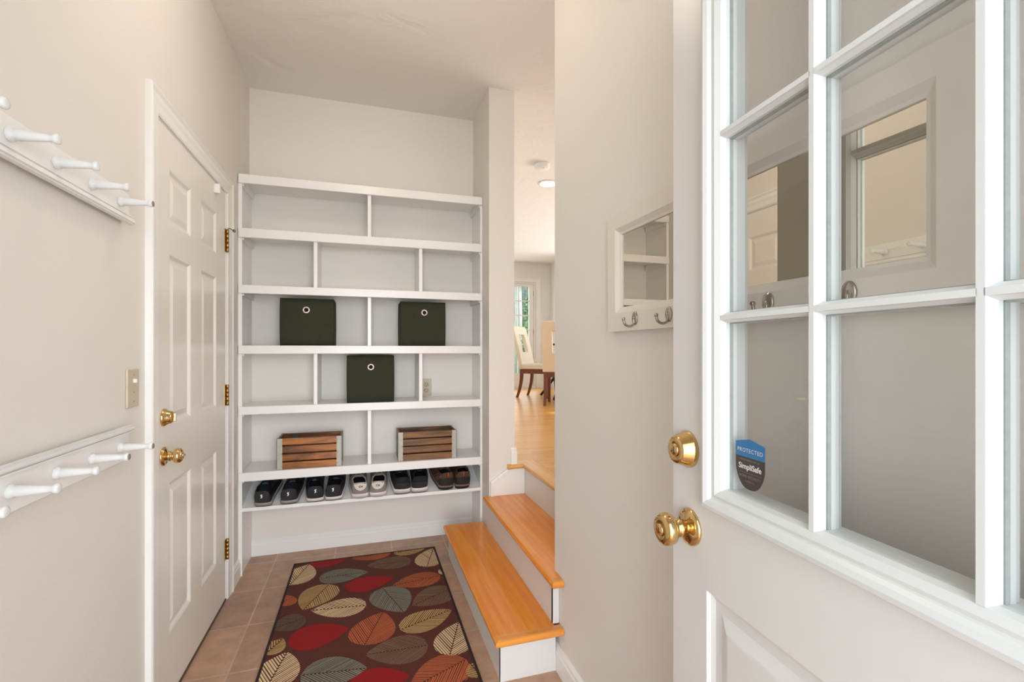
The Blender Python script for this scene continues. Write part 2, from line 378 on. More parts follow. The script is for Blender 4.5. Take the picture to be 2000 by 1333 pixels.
mb = MB(); mb.box((0.0, -0.003, -0.012), (W1, 0.05, 0.0)); mb.build('threshold', mat('threshold_metal', (96, 82, 70), 0.4, 0.5), d1)
RY = Matrix.Rotation(R90, 4, 'X')    # local z -> -y  (towards the viewer of the face)
def knob_prof(r=0.0275, stem=0.012, L=0.058):
    return [(stem, 0.006), (stem, 0.014), (stem*1.45, 0.017), (stem*1.45, 0.021), (stem*1.1, 0.023), (stem*1.1, 0.027), (r*0.72, 0.030), (r*0.93, 0.034), (r, 0.041), (r*0.985, 0.047), (r*0.9, 0.052), (r*0.72, L-0.002), (r*0.5, L), (0, L)]
def rose_prof(r=0.033): return [(0.0, 0.0), (r, 0.0), (r, 0.003), (r*0.93, 0.006), (r*0.72, 0.009), (r*0.45, 0.011), (0.013, 0.012), (0.0, 0.012)]
def at(x, z, y=0.0, s=1.0): return Matrix.Translation((x, y, z)) @ RY @ Matrix.Scale(s, 4)
mb = MB(); mb.lathe(rose_prof(), at(0.054, 0.875)); k = mb.build('knob_plate', BRASS, d1)
mb = MB(); mb.lathe(knob_prof(0.026), at(0.054, 0.875)); kk = mb.build('door_knob', BRASS, d1)
mb = MB(); mb.box((0.050, -0.064, 0.873), (0.058, -0.056, 0.879)); mb.build('lock_button', NICKEL, kk)
mb = MB(); mb.lathe([(0, 0), (0.031, 0), (0.031, 0.004), (0.028, 0.008), (0.023, 0.016), (0.0205, 0.024), (0.019, 0.026), (0, 0.026)], at(0.054, 1.010))
dd = mb.build('deadbolt', BRASS, d1)
mb = MB(); mb.box((0.0500, -0.037, 0.994), (0.0580, -0.022, 1.026)); mb.build('thumb_turn', BRASS, dd, bevel=0.003)
hinges = []
for i, (z0, z1) in enumerate(((0.205-0.012, 0.308-0.012), (0.965, 1.070), (1.735, 1.850))):
    mb = MB()
    n = 5
    for q in range(n):
        a, b = z0 + (z1-z0)*q/n + 0.0006, z0 + (z1-z0)*(q+1)/n - 0.0006
        mb.lathe([(0, a), (0.0065, a), (0.0065, b), (0, b)], Matrix.Translation((W1+0.006, -0.008, 0)), 12)
    mb.box((W1-0.018, -0.002, z0), (W1+0.003, 0.001, z1)); mb.box((W1+0.006, -0.003, z0), (W1+0.021, -0.0015, z1))
    h = mb.build('hinge', BRASSD, d1); hinges.append(h)
z = 1.855
mb = MB(); mb.tube([(W1+0.006, -0.008, z), (W1+0.008, -0.016, z+0.001), (W1+0.030, -0.030, z-0.004)], 0.0025, 8)
mb.lathe([(0, -0.005), (0.0075, -0.004), (0.0075, 0.004), (0, 0.005)], Matrix.Translation((W1+0.033, -0.032, z-0.0045)) @ Matrix.Rotation(R90, 4, 'Y'), 12)
mb.build('door_stop', mat('steel_pin', (150, 140, 120), 0.3, 0.8), hinges[2])
# small alarm contact at the top of the door
mb = MB(); mb.box((-0.011, -0.024, 0), (0.011, 0, 0.044)); o = mb.build('alarm_sensor', WHITEP, None, (LX+0.003, 2.515, 1.985), R90, bevel=0.003)
tag(o, 'small white alarm contact at the top hinge-side corner of the closed door', 'sensor')

# ------------------------------------------------------------ peg rails on the left wall
def peg_prof(L=0.080):
    return [(0, 0), (0.0135, 0), (0.0145, 0.004), (0.0135, 0.009), (0.0100, 0.012), (0.0115, 0.016), (0.0105, 0.024), (0.0088, 0.045), (0.0072, 0.062), (0.0066, 0.068), (0.0088, 0.071), (0.0102, 0.075), (0.0094, L-0.001), (0.006, L), (0, L)]
PY0, PITCH, NP = 1.583, 0.1432, 11
def rail(name, label, zc, zb, zt, mould):
    t = thing(name, label, 'peg rail', (LX, 1.639, zc), R90)
    # local x = along wall (+Y), local -y = out of the wall
    L = 1.68
    mb = MB(); mb.prism([(0, zb-zc), (-0.016, zb-zc), (-0.018, zb-zc+0.002), (-0.018, zt-zc), (0, zt-zc)], 'x', -L, 0)
    mb.build('board', PEGP if 0 else TRIM, t)
    a, b = mould[0]-zc, mould[1]-zc; h = b - a
    pr = [(0.018, 0.0), (0.026, 0.0), (0.026, 0.16), (0.0205, 0.20), (0.0205, 0.28), (0.029, 0.36), (0.031, 0.50), (0.031, 0.66), (0.034, 0.70), (0.034, 0.80), (0.028, 0.84), (0.028, 0.94), (0.031, 1.0), (0.018, 1.0)]
    if not mould[2]: pr = [(q[0], 1-q[1]) for q in pr]
    mb = MB(); mb.prism([(-q[0], a + h*q[1]) for q in pr], 'x', -L, 0.003)
    mb.build('moulding', TRIM, t)
    for i in range(NP):
        mb = MB(); y = PY0 - i*PITCH - 1.639
        mb.lathe(peg_prof(), Matrix.Translation((y, -0.017, 0)) @ RY, 24)
        p = mb.build('peg', PEGP, t)
        if i in ((0, 1) if 'lower' in label else (0,)):
            mb = MB(); mb.lathe([(0, 0.0795), (0.0075, 0.0795), (0.0075, 0.0812), (0, 0.0812)], Matrix.Translation((y, -0.017, 0)) @ RY, 16); tag(mb.build('peg_tip', mat('bare_wood', (150, 138, 122), 0.7), p), 'bare wood worn peg end')
    return t
def rail2(name, label, zc, zb, zt, m0, m1, lip_top): return rail(name, label, zc, zb, zt, (m0, m1, lip_top))
rail2('peg_rail', 'upper white coat peg rail on the left wall, moulding below its pegs', 1.670, 1.645, 1.706, 1.618, 1.645, False)
rail2('peg_rail', 'lower white coat peg rail on the left wall, moulding above its pegs', 0.984, 0.941, 1.020, 1.018, 1.039, True)

# light switch plate
t = thing('switch_plate', 'almond double switch plate between the peg rails and the closed door', 'switch', (LX, 1.700, 1.141), R90)
mb = MB(); mb.box((-0.040, -0.006, -0.057), (0.036, 0, 0.057)); mb.build('plate', PLATE, t, bevel=0.003)
for z in (0.022, ):
    mb = MB(); mb.box((-0.004, -0.014, z-0.006), (0.004, -0.005, z+0.006)); mb.build('toggle', WHITEP, t, bevel=0.001)
for z in (-0.040, -0.012, 0.040):
    mb = MB(); mb.lathe([(0, 0), (0.003, 0), (0.002, 0.001), (0, 0.001)], Matrix.Translation((0.0, -0.006, z)) @ RY, 10); mb.build('screw', BRASSD, t)

# ------------------------------------------------------------ built-in bookcase
bc = thing('bookcase', 'white built-in open bookcase filling the alcove at the end of the hall', 'bookcase', (0.0, YF, 0))
D = YB - YF
x0, x1 = -0.655, 0.713
def part(name, mb, m, parent, bevel=0.0015): return mb.build(name, m, parent, bevel=bevel)
for a, b in ((LX+0.001, x0), (x1, 0.7195)):
    mb = MB(); mb.box((a, 0.003, 0.0), (b, D-0.001, 2.19)); part('side_panel', mb, SHELFP, bc)
mb = MB(); mb.box((LX+0.001, -0.006, 0), (-0.648, 0.003, 2.185)); part('face_strip', mb, SHELFP, bc)
mb = MB(); mb.box((0.706, -0.006, 0.0), (0.7195, 0.003, 2.185)); part('face_strip', mb, SHELFP, bc)
shelves = [(2.180, 2.231), (1.880, 1.932), (1.570, 1.617), (1.234, 1.281), (0.896, 0.942), (0.526, 0.575)]
for za, zb in shelves:
    mb = MB(); mb.box((x0, 0.004, zb-0.020), (x1, D-0.001, zb-0.0005)); s = part('shelf', mb, SHELFP, bc, 0.001)
    mb = MB(); mb.box((LX+0.004, -0.018, za), (0.7175, 0.004, zb)); part('shelf_edge', mb, SHELFP, s, 0.003)
    for xa in (x0, x1-0.014):
        mb = MB(); mb.box((xa, 0.006, za-0.012), (xa+0.014, D-0.01, zb-0.020)); part('cleat', mb, SHELFP, s)
divs = [(0, 0.028), (1, -0.271), (1, 0.331), (2, 0.028), (3, -0.271), (3, 0.331), (4, 0.028)]
for i, x in divs:
    mb = MB(); mb.box((x-0.0105, 0.000, shelves[i+1][1]-0.0005), (x+0.0105, D-0.001, shelves[i][1]-0.020)); part('divider', mb, SHELFP, bc)
mb = MB(); mb.prism([(0.004, 0.358), (0.004, 0.372), (D-0.004, 0.452), (D-0.004, 0.438)], 'x', x0+0.001, x1-0.001); ss = part('shoe_shelf', mb, SHELFP, bc)
mb = MB(); mb.box((x0+0.001, -0.004, 0.356), (x1-0.001, 0.004, 0.376)); part('shoe_lip', mb, SHELFP, ss)
mb = MB(); mb.prism([(D-0.001-a, b) for a, b in base_prof(0.012, 0.098)], 'x', x0, x1); part('base_board', mb, SHELFP, bc, 0)
# outlet on the niche wall
t = thing('wall_outlet', 'almond duplex outlet on the back wall inside the shelves', 'outlet', (0.398, YB, 1.003))
mb = MB(); mb.box((-0.035, -0.006, -0.058), (0.035, 0, 0.058)); mb.build('plate', PLATE, t, bevel=0.003)
for z in (-0.020, 0.020):
    mb = MB(); mb.lathe([(0, 0), (0.0165, 0), (0.0165, 0.002), (0, 0.002)], Matrix.Translation((0, -0.006, z)) @ RY, 20); s = mb.build('socket', PLATE, t)
    mb = MB()
    for x in (-0.006, 0.006): mb.box((x-0.0012, -0.0088, z-0.001), (x+0.0012, -0.0078, z+0.008))
    mb.lathe([(0, 0), (0.0025, 0), (0.0025, 0.0008), (0, 0.0008)], Matrix.Translation((0, -0.008, z-0.007)) @ RY, 10); mb.build('slots', DARK, s)

# ------------------------------------------------------------ fabric bins
FAB = mat('olive_fabric', (46, 47, 29), 0.85, bump=(300, 0.25, 2), var=(25, 0.12))
def bin_mb(W, H, D, fold=0.0):
    mb = MB(); n = 10
    def side(u, v):  # u 0..1 round, v height
        pass
    t = 0.006
    def shell(sx):
        w, d = W/2 - sx, D/2 - sx
        pts = []
        for cx, cy, a0 in ((w, -d, -90), (w, d, 0), (-w, d, 90), (-w, -d, 180)):
            for q in range(4):
                a = math.radians(a0 + 90*q/3); r = 0.008
                pts.append((cx - math.copysign(r, cx) + r*math.cos(a), cy - math.copysign(r, cy) + r*math.sin(a)))
        return pts
    out, inn = shell(0), shell(t)
    def bulge(p, v):
        s = 1 + 0.012*math.sin(math.pi*v); return (p[0]*s, p[1]*s)
    N = len(out); rings = []
    for k in range(7):
        v = k/6; rings.append([mb.bm.verts.new((*bulge(p, v), v*H)) for p in out])
    for k in range(7):
        v = 1 - k/6*0.95; rings.append([mb.bm.verts.new((*bulge(p, v), v*H)) for p in inn])
    for A, B in zip(rings, rings[1:]):
        for k in range(N):
            f = mb.bm.faces.new((A[k], A[(k+1)%N], B[(k+1)%N], B[k])); f.smooth = True
    mb.bm.faces.new(rings[0][::-1]); mb.bm.faces.new(rings[-1])
    return mb
def fabric_bin(label, x, y, z, W, H, Dp, gx, gz, lean=0.0):
    t = thing('fabric_bin', label, 'storage bin', (x, y, z), lean, 'olive fabric bins on the bookcase shelves')
    bin_mb(W, H, Dp).build('body', FAB, t)
    f = -Dp/2*1.012
    mb = MB(); mb.lathe([(0.0115, 0.0), (0.0125, 0.004), (0.0165, 0.004), (0.0205, 0.0), (0.0205, -0.002)], Matrix.Translation((gx, f+0.0006, gz)) @ RY, 28); g = mb.build('grommet', mat('chrome_ring', (225, 215, 205), 0.25, 0.6), t)
    mb = MB(); mb.lathe([(0, 0.0006), (0.012, 0.0006)], Matrix.Translation((gx, f, gz)) @ RY, 20); mb.build('hand_hole', mat('black_hole', (10, 9, 8), 0.9), g)
    mb = MB()
    for s in (-1, 1): mb.tube([(s*(W/2-0.004), -Dp/2+0.001, 0.01), (s*(W/2-0.003)*1.012, f+0.003, H/2), (s*(W/2-0.004), -Dp/2+0.001, H-0.004)], 0.0018, 6)
    mb.tube([(-W/2+0.004, -Dp/2, H-0.002), (W/2-0.004, -Dp/2, H-0.002)], 0.0022, 6)
    mb.build('piping', FAB, t)
    return t
fabric_bin('olive fabric bin, left of the two on the third shelf opening from the top', -0.317, 2.957+0.012+0.115, 1.2815, 0.290, 0.272, 0.225, -0.005, 0.206)
fabric_bin('olive fabric bin, right of the two on the third shelf opening from the top', 0.349, 2.957+0.012+0.115, 1.2815, 0.276, 0.272, 0.225, 0.006, 0.206)
fabric_bin('olive fabric bin standing alone on the shelf below the other two', 0.036, 2.957+0.002+0.115, 0.9425, 0.272, 0.280, 0.225, 0.0, 0.211)

# ------------------------------------------------------------ slatted wooden crates
def crate(label, x, y, z, W, H, Dp, wm, tagc):
    t = thing('wooden_crate', label, 'crate', (x, y, z), 0, 'slatted wooden crates on the bottom shelf')
    n = 4; gap = 0.008; sh = (H - gap*(n-1))/n
    for k in range(n):
        za = k*(sh+gap)
        for s in (-1, 1):
            mb = MB(); mb.box((-W/2+0.004, s*Dp/2 - s*0.010, za), (W/2-0.004, s*Dp/2, za+sh)); mb.build('slat', wm, t, bevel=0.0015)
            mb = MB(); mb.box((s*W/2 - s*0.012, -Dp/2+0.010, za), (s*W/2 - s*0.002, Dp/2-0.010, za+sh)); mb.build('slat', CRATED, t, bevel=0.0015)
    mb = MB(); mb.box((-W/2+0.01, -Dp/2+0.01, 0.002), (W/2-0.01, Dp/2-0.01, 0.010)); mb.build('bottom', CRATED, t)
    for sx in (-1, 1):
        for sy in (-1, 1):
            mb = MB(); X = sx*W/2; Y = sy*Dp/2; cw = 0.030
            mb.box((X - sx*cw, Y, 0.0), (X, Y + sy*0.002, H+0.001)); mb.box((X, Y + sy*0.002, 0.0), (X - sx*0.0018, Y - sy*cw, H+0.001))
            c = mb.build('corner_strip', GALV, t)
            for zz in (0.018, H/2, H-0.016):
                mb = MB(); mb.lathe([(0.0032, 0), (0.0025, 0.0015), (0, 0.002)], Matrix.Translation((X - sx*(cw-0.003), Y + sy*0.002, zz)) @ Matrix.Rotation(R90*(1 if sy < 0 else -1), 4, 'X'), 8)
                mb.build('nail', BRASSD, c)
    return t
CRATE_RED = wood_mat('orange_stained_pine', (88, 46, 8), (180, 108, 30), (4.5, 30, 26), 0.35, 0.1, 0.26)
c1 = crate('orange-brown slatted crate with grey metal corners, left of the divider', -0.302, 2.962+0.095, 0.5755, 0.350, 0.174, 0.185, CRATE_RED, 0)
mb = MB(); mb.box((-0.115, 0.080, 0.150), (-0.085, 0.0825, 0.163)); tag(mb.build('sticker', mat('blue_tape', (40, 66, 110), 0.5), c1), 'small blue sticker inside the back slat')
crate('walnut-brown slatted crate with grey metal corners, right of the divider', 0.376, 2.968+0.095, 0.5755, 0.362, 0.174, 0.185, CRATED, 0)

# ------------------------------------------------------------ shoes
def shoe(label, x, y, z, yaw, side, st):
    """heel at the origin, toe towards +y; side=+1 right foot; st = style dict"""
    L, Wd = st.get('L', 0.272), st.get('W', 0.098)
    tilt = math.radians(17.0)
    r = thing('shoe', label, 'shoe', (x, y, z), 0, st['group'])
    r.rotation_mode = 'XYZ'; r.rotation_euler = (tilt, 0, math.radians(yaw))
    def halfw(t):     # outline half width along the length
        heel = 0.455*Wd; ball = 0.53*Wd
        s = min(1, max(0, (t-0.12)/0.5)); s = s*s*(3-2*s); wv = heel + (ball-heel)*s
        if t < 0.10: wv *= math.sqrt(max(0, 1-((0.10-t)/0.10)**2))*1.0
        if t > 0.78: wv *= math.sqrt(max(0, 1-((t-0.78)/0.22)**2.2))
        return wv
    def shift(t): return side*0.013*math.sin(math.pi/2*min(1, t*1.6))
    SH = st.get('sole_h', 0.026); spring = lambda t: 0.014*max(0, (t-0.72)/0.28)**2 + 0.004*max(0, (0.06-t)/0.06)
    Hh, Hi, Ht = st.get('heel_h', 0.068), st.get('instep_h', 0.078), st.get('toe_h', 0.044)
    def H(t):         # height of upper above the sole
        if t < 0.22:
            k = t/0.22; return Hh + (Hh*0.84-Hh)*math.sin(k*math.pi/2)
        if t < 0.46: k = (t-0.22)/0.24; k = k*k*(3-2*k); return Hh*0.84 + (Hi-Hh*0.84)*k
        if t < 0.82: k = (t-0.46)/0.36; k = k*k*(3-2*k); return Hi + (Ht-Hi)*k
        k = (t-0.82)/0.18; return Ht*(1-0.55*k*k)
    def G(t):         # half gap of the opening
        a = 0.76 if t < 0.3 else 0.76 - 0.58*min(1, (t-0.3)/0.16)
        g = halfw(t)*a
        if t > 0.46: g = halfw(t)*0.18*max(0, 1-(t-0.46)/0.20)
        return g
    def tt(i):        # denser near heel and toe
        return 0.5 - 0.5*math.cos(math.pi*i)
    def S(t, s, sg, off=0.0):   # s 0 bottom .. 1 collar
        w0 = halfw(t)*0.97; g = G(t); a = s*math.pi/2
        if t < 0.46: bul = w0 + (g - w0)*(s**2.2) + 0.10*w0*math.sin(math.pi*s*0.9)
        else: bul = g + (w0-g)*math.cos(a)**0.75 if s < 1 else g
        h = (s if t < 0.46 else math.sin(a)**0.9) * H(t)
        yy = t*L + 0.006*(1-s)*0 + (0.010*s if t < 0.10 else 0)*(1-t/0.10) + off*0
        ox = off
        yoff = -off*max(0, (0.10-t)/0.10)
        return Vector((shift(t) + sg*(bul + ox*min(1, t/0.06)), yy + yoff, SH*0.86 + spring(t) + h))
    # upper: one continuous shell of both sides
    mb = MB(); NU = 34; NV = 9
    for sg in (-1, 1): mb.grid(lambda u, v: S(tt(u), v, sg), NU, NV)
    bmesh.ops.remove_doubles(mb.bm, verts=mb.bm.verts, dist=1e-5); bmesh.ops.recalc_face_normals(mb.bm, faces=mb.bm.faces)
    if sum((f.normal.x*(f.calc_center_median().x - 0.0))*f.calc_area() for f in mb.bm.faces) < 0: bmesh.ops.reverse_faces(mb.bm, faces=mb.bm.faces[:])
    up = mb.build('upper', st['upper'], r, recalc=False)
    so = up.modifiers.new('thickness', 'SOLIDIFY'); so.thickness = 0.005; so.offset = -1
    # insole / lining
    mb = MB()
    def LN(u, v):
        t = 0.012 + u*0.62; wv = halfw(t)*0.86
        return Vector((shift(t) + (2*v-1)*wv, t*L + 0.004, SH + 0.012 + spring(t) + 0.012*abs(2*v-1)**3))
    mb.grid(LN, 14, 6); mb.build('insole', st.get('lining', DARK), r)
    # tongue
    mb = MB()
    def TG(u, v):
        t = 0.40 + u*0.28; wv = (G(t) if t > 0.46 else G(0.46)*1.0)*1.15 + 0.008*(1-u)
        return Vector((shift(t) + (2*v-1)*wv, t*L - 0.012*(1-u), SH*0.86 + H(t) + 0.012*(1-u) - 0.004 - 0.006*(2*v-1)**2))
    mb.grid(TG, 8, 5); tg = mb.build('tongue', st.get('tongue', st['upper']), r); so = tg.modifiers.new('thickness', 'SOLIDIFY'); so.thickness = 0.006
    # sole
    mb = MB(); n = 40; out = []
    for k in range(n): 
        t = tt(k/(n-1)); out.append((t, 1))
    for k in range(n-2, 0, -1):
        t = tt(k/(n-1)); out.append((t, -1))
    def ring(zf, grow):
        vs = []
        for t, sg in out:
            wv = halfw(t) + grow*min(1, halfw(t)/0.02)
            if k_flat(t): pass
            yy = t*L + (grow if t > 0.9 else -grow if t < 0.1 else 0)
            vs.append(mb.bm.verts.new((shift(t)+sg*wv, yy, zf*SH + spring(t)*(1 if zf > 0 else 1))))
        return vs
    k_flat = lambda t: False
    sp = st.get('split', 0.26)
    layers = [(0.0, -0.002, 1), (0.10, 0.001, 1), (sp, 0.001, 1), (sp+0.01, 0.003, 0), (0.80, 0.0035, 0), (0.97, 0.002, 0), (1.02, -0.003, 0)]
    rs = [ring(a, b) for a, b, c in layers]
    for (A, B, ly) in zip(rs, rs[1:], layers[1:]):
        for k in range(len(A)):
            f = mb.bm.faces.new((A[k], A[(k+1)%len(A)], B[(k+1)%len(A)], B[k])); f.material_index = ly[2]; f.smooth = True
    mb.bm.faces.new(rs[0][::-1]).material_index = 1; mb.bm.faces.new(rs[-1]).material_index = 0
    mb.build('sole', [st['sole'], st['outsole']], r)
    # heel patch
    if 'heel' in st:
        hm, t1, sa, sb, shape = st['heel']; mb = MB()
        for sg in (-1, 1):
            def HP(u, v):
                lo = sa
                if shape == 'shield': lo = sa + (0.58)*u
                top = sb - (0.08*math.sin(math.pi*u) if shape == 'shield' else 0)
                return S(u*t1, lo + (top-lo)*v, sg, 0.0022)
            mb.grid(HP, 10, 6)
        hp = mb.build('heel_tab', hm, r, weld=True)
    else: hp = up
    if 'mark' in st:
        mm, kind, zc = st['mark']; mb = MB()
        p = S(0.0, zc, 1, 0.004); yb = p.y - 0.0015; zz = p.z
        if kind == 's':
            pts = [(-0.004, 0.010), (0.006, 0.012), (0.005, 0.006), (0.001, 0.006), (0.006, 0.001), (0.004, -0.008), (-0.005, -0.011), (-0.004, -0.006), (0.000, -0.004), (-0.0005, 0.000), (-0.005, 0.003)]
            mb.poly([(a*1.0, yb - 0.0 + 0.10*b, zz+b) for a, b in pts]); 
            # second layer gives the emblem its thickness
            mb.poly([(a*1.0, yb + 0.0012 + 0.10*b, zz+b) for a, b in pts][::-1])
        else:
            text_mb(mb, 'C4', 0.018, 0, zz-0.006, yb-0.003, 0, bold=0.0005)
        mb.build('heel_mark', mm, hp, recalc=False)
    if st.get('laces', True):
        mb = MB()
        for k in range(4):
            t = 0.47 + k*0.055; g = max(G(t), 0.004)*1.3 + 0.006; h = SH*0.86 + H(t) + 0.002
            mb.tube([(shift(t)-g, t*L+0.004, h-0.004), (shift(t), t*L, h+0.003), (shift(t)+g, t*L+0.004, h-0.004)], 0.0022, 6)
        mb.build('laces', st.get('lace', st['upper']), r)
    if 'straps' in st:
        for (ta, tb, s0, s1, ms) in st['straps']:
            for sg in (-1, 1):
                mb = MB(); mb.grid(lambda u, v: S(ta + (tb-ta)*u + 0.035*v, s0 + (s1-s0)*u, sg, 0.0045), 8, 2); mb.build('strap', ms, r)
    if 'loop' in st:
        p = S(0.0, 1.0, 1); q = S(0.0, 0.66, 1)
        mb = MB(); mb.tube([(p.x, p.y+0.004, p.z+0.002), (p.x, p.y-0.007, p.z+0.001), (q.x, q.y-0.007, (p.z+q.z)/2), (q.x, q.y-0.003, q.z)], 0.0045, 8); mb.build('heel_loop', st['loop'], r)
    if 'collar' in st:
        mb = MB()
        pts = [S(tt(k/20)*0.46/1.0, 1.0, -1) for k in range(20, -1, -1)] + [S(tt(k/20)*0.46, 1.0, 1) for k in range(1, 21)]
        mb.tube(pts, st.get('collar_r', 0.0032), 8); mb.build('collar', st['collar'], r)
    return r
BLK = mat('black_leather', (24, 22, 22), 0.38, bump=(200, 0.15)); NAVY = mat('navy_leather', (22, 27, 44), 0.42, bump=(200, 0.15)); CHAR = mat('charcoal_leather', (46, 44, 48), 0.4, bump=(200, 0.1))
GREYK = mat('grey_knit', (146, 136, 130), 0.85, bump=(400, 0.4)); CREAM = mat('cream_leather_patch', (226, 216, 204), 0.5); BLKK = mat('black_knit', (18, 18, 20), 0.75, bump=(300, 0.3))
BRN = mat('brown_suede', (84, 56, 42), 0.8, bump=(200, 0.2)); TAUPE = mat('taupe_webbing', (118, 96, 82), 0.7); DKB = mat('dark_rubber', (34, 29, 27), 0.7)
SGREY = mat('sole_grey', (152, 144, 142), 0.55); SWHITE = mat('sole_white', (226, 219, 212), 0.5); SLIP = mat('slate_lining', (52, 62, 74), 0.8); RUST = mat('rust_trim', (140, 76, 40), 0.6)
WMARK = mat('white_print', (240, 240, 240), 0.5); BMARK = mat('black_print', (30, 28, 28), 0.5); INK = mat('ink_lining', (16, 18, 30), 0.9)
s_black = dict(upper=BLK, sole=SGREY, outsole=DKB, lining=SLIP, tongue=SLIP, heel=(CHAR, 0.055, 0.05, 0.98, 'band'), mark=(WMARK, 's', 0.62), collar=BLK, heel_h=0.070, instep_h=0.066, group='black casual shoes at the left end of the shoe shelf', W=0.098)
s_navy = dict(upper=NAVY, sole=SWHITE, outsole=DKB, lining=INK, heel=(CHAR, 0.055, 0.05, 0.98, 'band'), mark=(WMARK, 's', 0.66), collar=NAVY, heel_h=0.074, instep_h=0.070, group='navy shoes on the shoe shelf', W=0.100)
s_grey = dict(upper=GREYK, sole=SWHITE, outsole=SWHITE, lining=INK, heel=(CREAM, 0.050, 0.35, 1.0, 'shield'), mark=(BMARK, 'c', 0.74), collar=mat('grey_rim', (172, 164, 156), 0.6), heel_h=0.074, instep_h=0.068, lace=mat('grey_lace', (190, 182, 174), 0.7), sole_h=0.032, group='grey sneakers on the shoe shelf', W=0.102)
s_bw = dict(upper=BLKK, sole=SWHITE, outsole=mat('mid_grey_rubber', (120, 116, 112), 0.6), lining=BLKK, heel=(CHAR, 0.06, 0.0, 0.55, 'band'), collar=BLKK, heel_h=0.078, instep_h=0.068, sole_h=0.036, group='black running shoes on the shoe shelf', W=0.106)
s_brown = dict(upper=BRN, sole=TAUPE, outsole=DKB, lining=INK, heel=(DKB, 0.08, 0.0, 0.62, 'band'), split=0.55, collar=BRN, collar_r=0.004, heel_h=0.086, instep_h=0.070, sole_h=0.030, lace=TAUPE, group='brown hiking shoes at the right end of the shoe shelf', W=0.100,
               straps=[(0.035, 0.16, 0.88, 0.42, TAUPE), (0.10, 0.26, 0.92, 0.30, TAUPE), (0.20, 0.40, 0.90, 0.20, RUST)], loop=RUST)
SY = YF - 0.014
def SZ(y): return 0.372 + (y - (YF+0.004))*0.3105 + 0.0055
for x, yaw, side, st, lab, dy in (
    (-0.545, -9, -1, s_black, 'leftmost black shoe, turned askew on the slanted shelf', 0.004),
    (-0.413, 0, 1, s_black, 'second black shoe from the left, heel mark showing', 0.006),
    (-0.270, 1, -1, s_navy, 'left shoe of the navy pair with white soles', 0.004),
    (-0.175, 0, 1, s_navy, 'right shoe of the navy pair with white soles', 0.004),
    (-0.022, 1, -1, s_grey, 'left grey sneaker with a cream heel patch', -0.002),
    (0.075, 0, 1, s_grey, 'right grey sneaker with a cream heel patch', -0.002),
    (0.222, 0, -1, s_bw, 'left black running shoe with a chunky white sole', 0.006),
    (0.321, 0, 1, s_bw, 'right black running shoe with a chunky white sole', 0.004),
    (0.494, 5, -1, s_brown, 'left brown hiking shoe with taupe straps', 0.012),
    (0.592, 2, 1, s_brown, 'rightmost brown hiking shoe at the shelf end', 0.010)):
    y = SY + dy; shoe(lab, x, y, SZ(y), yaw, side, st)

# ------------------------------------------------------------ stairs
stp = thing('staircase', 'three-step stair with orange oak treads and white risers up to the dining room', 'stairs', (0.46, 1.72, 0))
def W2(p): return (p[0]-0.46, p[1]-1.72, p[2])
NE = 1.720
mb = MB(); mb.box(W2((0.490, NE+0.002, 0)), W2((0.506, 2.872, 0.158))); mb.box(W2((0.490, NE, 0)), W2((0.7145, NE+0.014, 0.158))); mb.box(W2((0.506, 2.858, 0)), W2((0.7185, 2.872, 0.158))); mb.build('riser', RISERP, stp)
mb = MB(); mb.box(W2((0.703, NE+0.002, 0.185)), W2((0.7185, 2.775, 0.343))); mb.box(W2((0.703, NE, 0.185)), W2((0.7285, NE+0.014, 0.343))); mb.build('riser', RISERP, stp)
mb = MB(); mb.box(W2((0.945, YO+0.002, 0.370)), W2((0.960, YP-0.001, 0.528))); mb.build('riser', RISERP, stp)
def nosing(mb, xa, xb, ya, yb, z0, z1, front, near, mi=0):
    pass
def nose_prof(x, z0, z1, out):   # rounded nosing cross-section from x back to x+out
    c = (z0+z1)/2; r = (z1-z0)/2; p = []
    for k in range(9):
        a = math.radians(90 + 180*k/8); p.append((x + r + r*math.cos(a)*1.0, c + r*math.sin(a)))
    return p + [(x+out, z0), (x+out, z1)]
def tread(z1, xf, xb, y0, y1, ret_x):
    z0 = z1 - 0.027
    # main board with rounded front
    mb = MB(); mb.prism([(a-0.46, b) for a, b in nose_prof(xf, z0, z1, xb-xf)], 'y', y0+0.040-1.72, y1-1.72, smooth=False); t = mb.build('tread', OAK, stp)
    # mitred return nosing across the near end
    mb = MB(); c = (z0+z1)/2; r = (z1-z0)/2; prof = []
    for k in range(9):
        a = math.radians(90 + 180*k/8); prof.append((y0 + r + r*math.cos(a), c + r*math.sin(a)))
    prof += [(y0+0.040, z0), (y0+0.040, z1)]
    A = []; B = []
    for (yy, zz) in prof:
        off = (yy - y0)
        A.append(mb.bm.verts.new(W2((xf + off, yy, zz)))); B.append(mb.bm.verts.new(W2((ret_x, yy, zz))))
    n = len(prof)
    for i in range(n): mb.bm.faces.new((A[i], A[(i+1)%n], B[(i+1)%n], B[i]))
    mb.bm.faces.new(A[::-1]); mb.bm.faces.new(B)
    # mitred front corner piece
    F = []; z = 0
    pf = nose_prof(xf, z0, z1, 0.040)
    C1 = [mb.bm.verts.new(W2((a, y0 + (a - xf), b))) for a, b in pf]; C2 = [mb.bm.verts.new(W2((a, y0+0.040, b))) for a, b in pf]
    for i in range(len(pf)): mb.bm.faces.new((C1[i], C1[(i+1)%len(pf)], C2[(i+1)%len(pf)], C2[i]))
    mb.build('nosing_return', OAKX, t)
tread(0.185, 0.458, 0.703, 1.668, 2.880, 0.7285)
tread(0.370, 0.680, 0.945, 1.668, 2.7795, 0.7285)
# tread 2 continues through the opening behind the wall end: trim it at the wall corner
for o in list(stp.children):
    pass
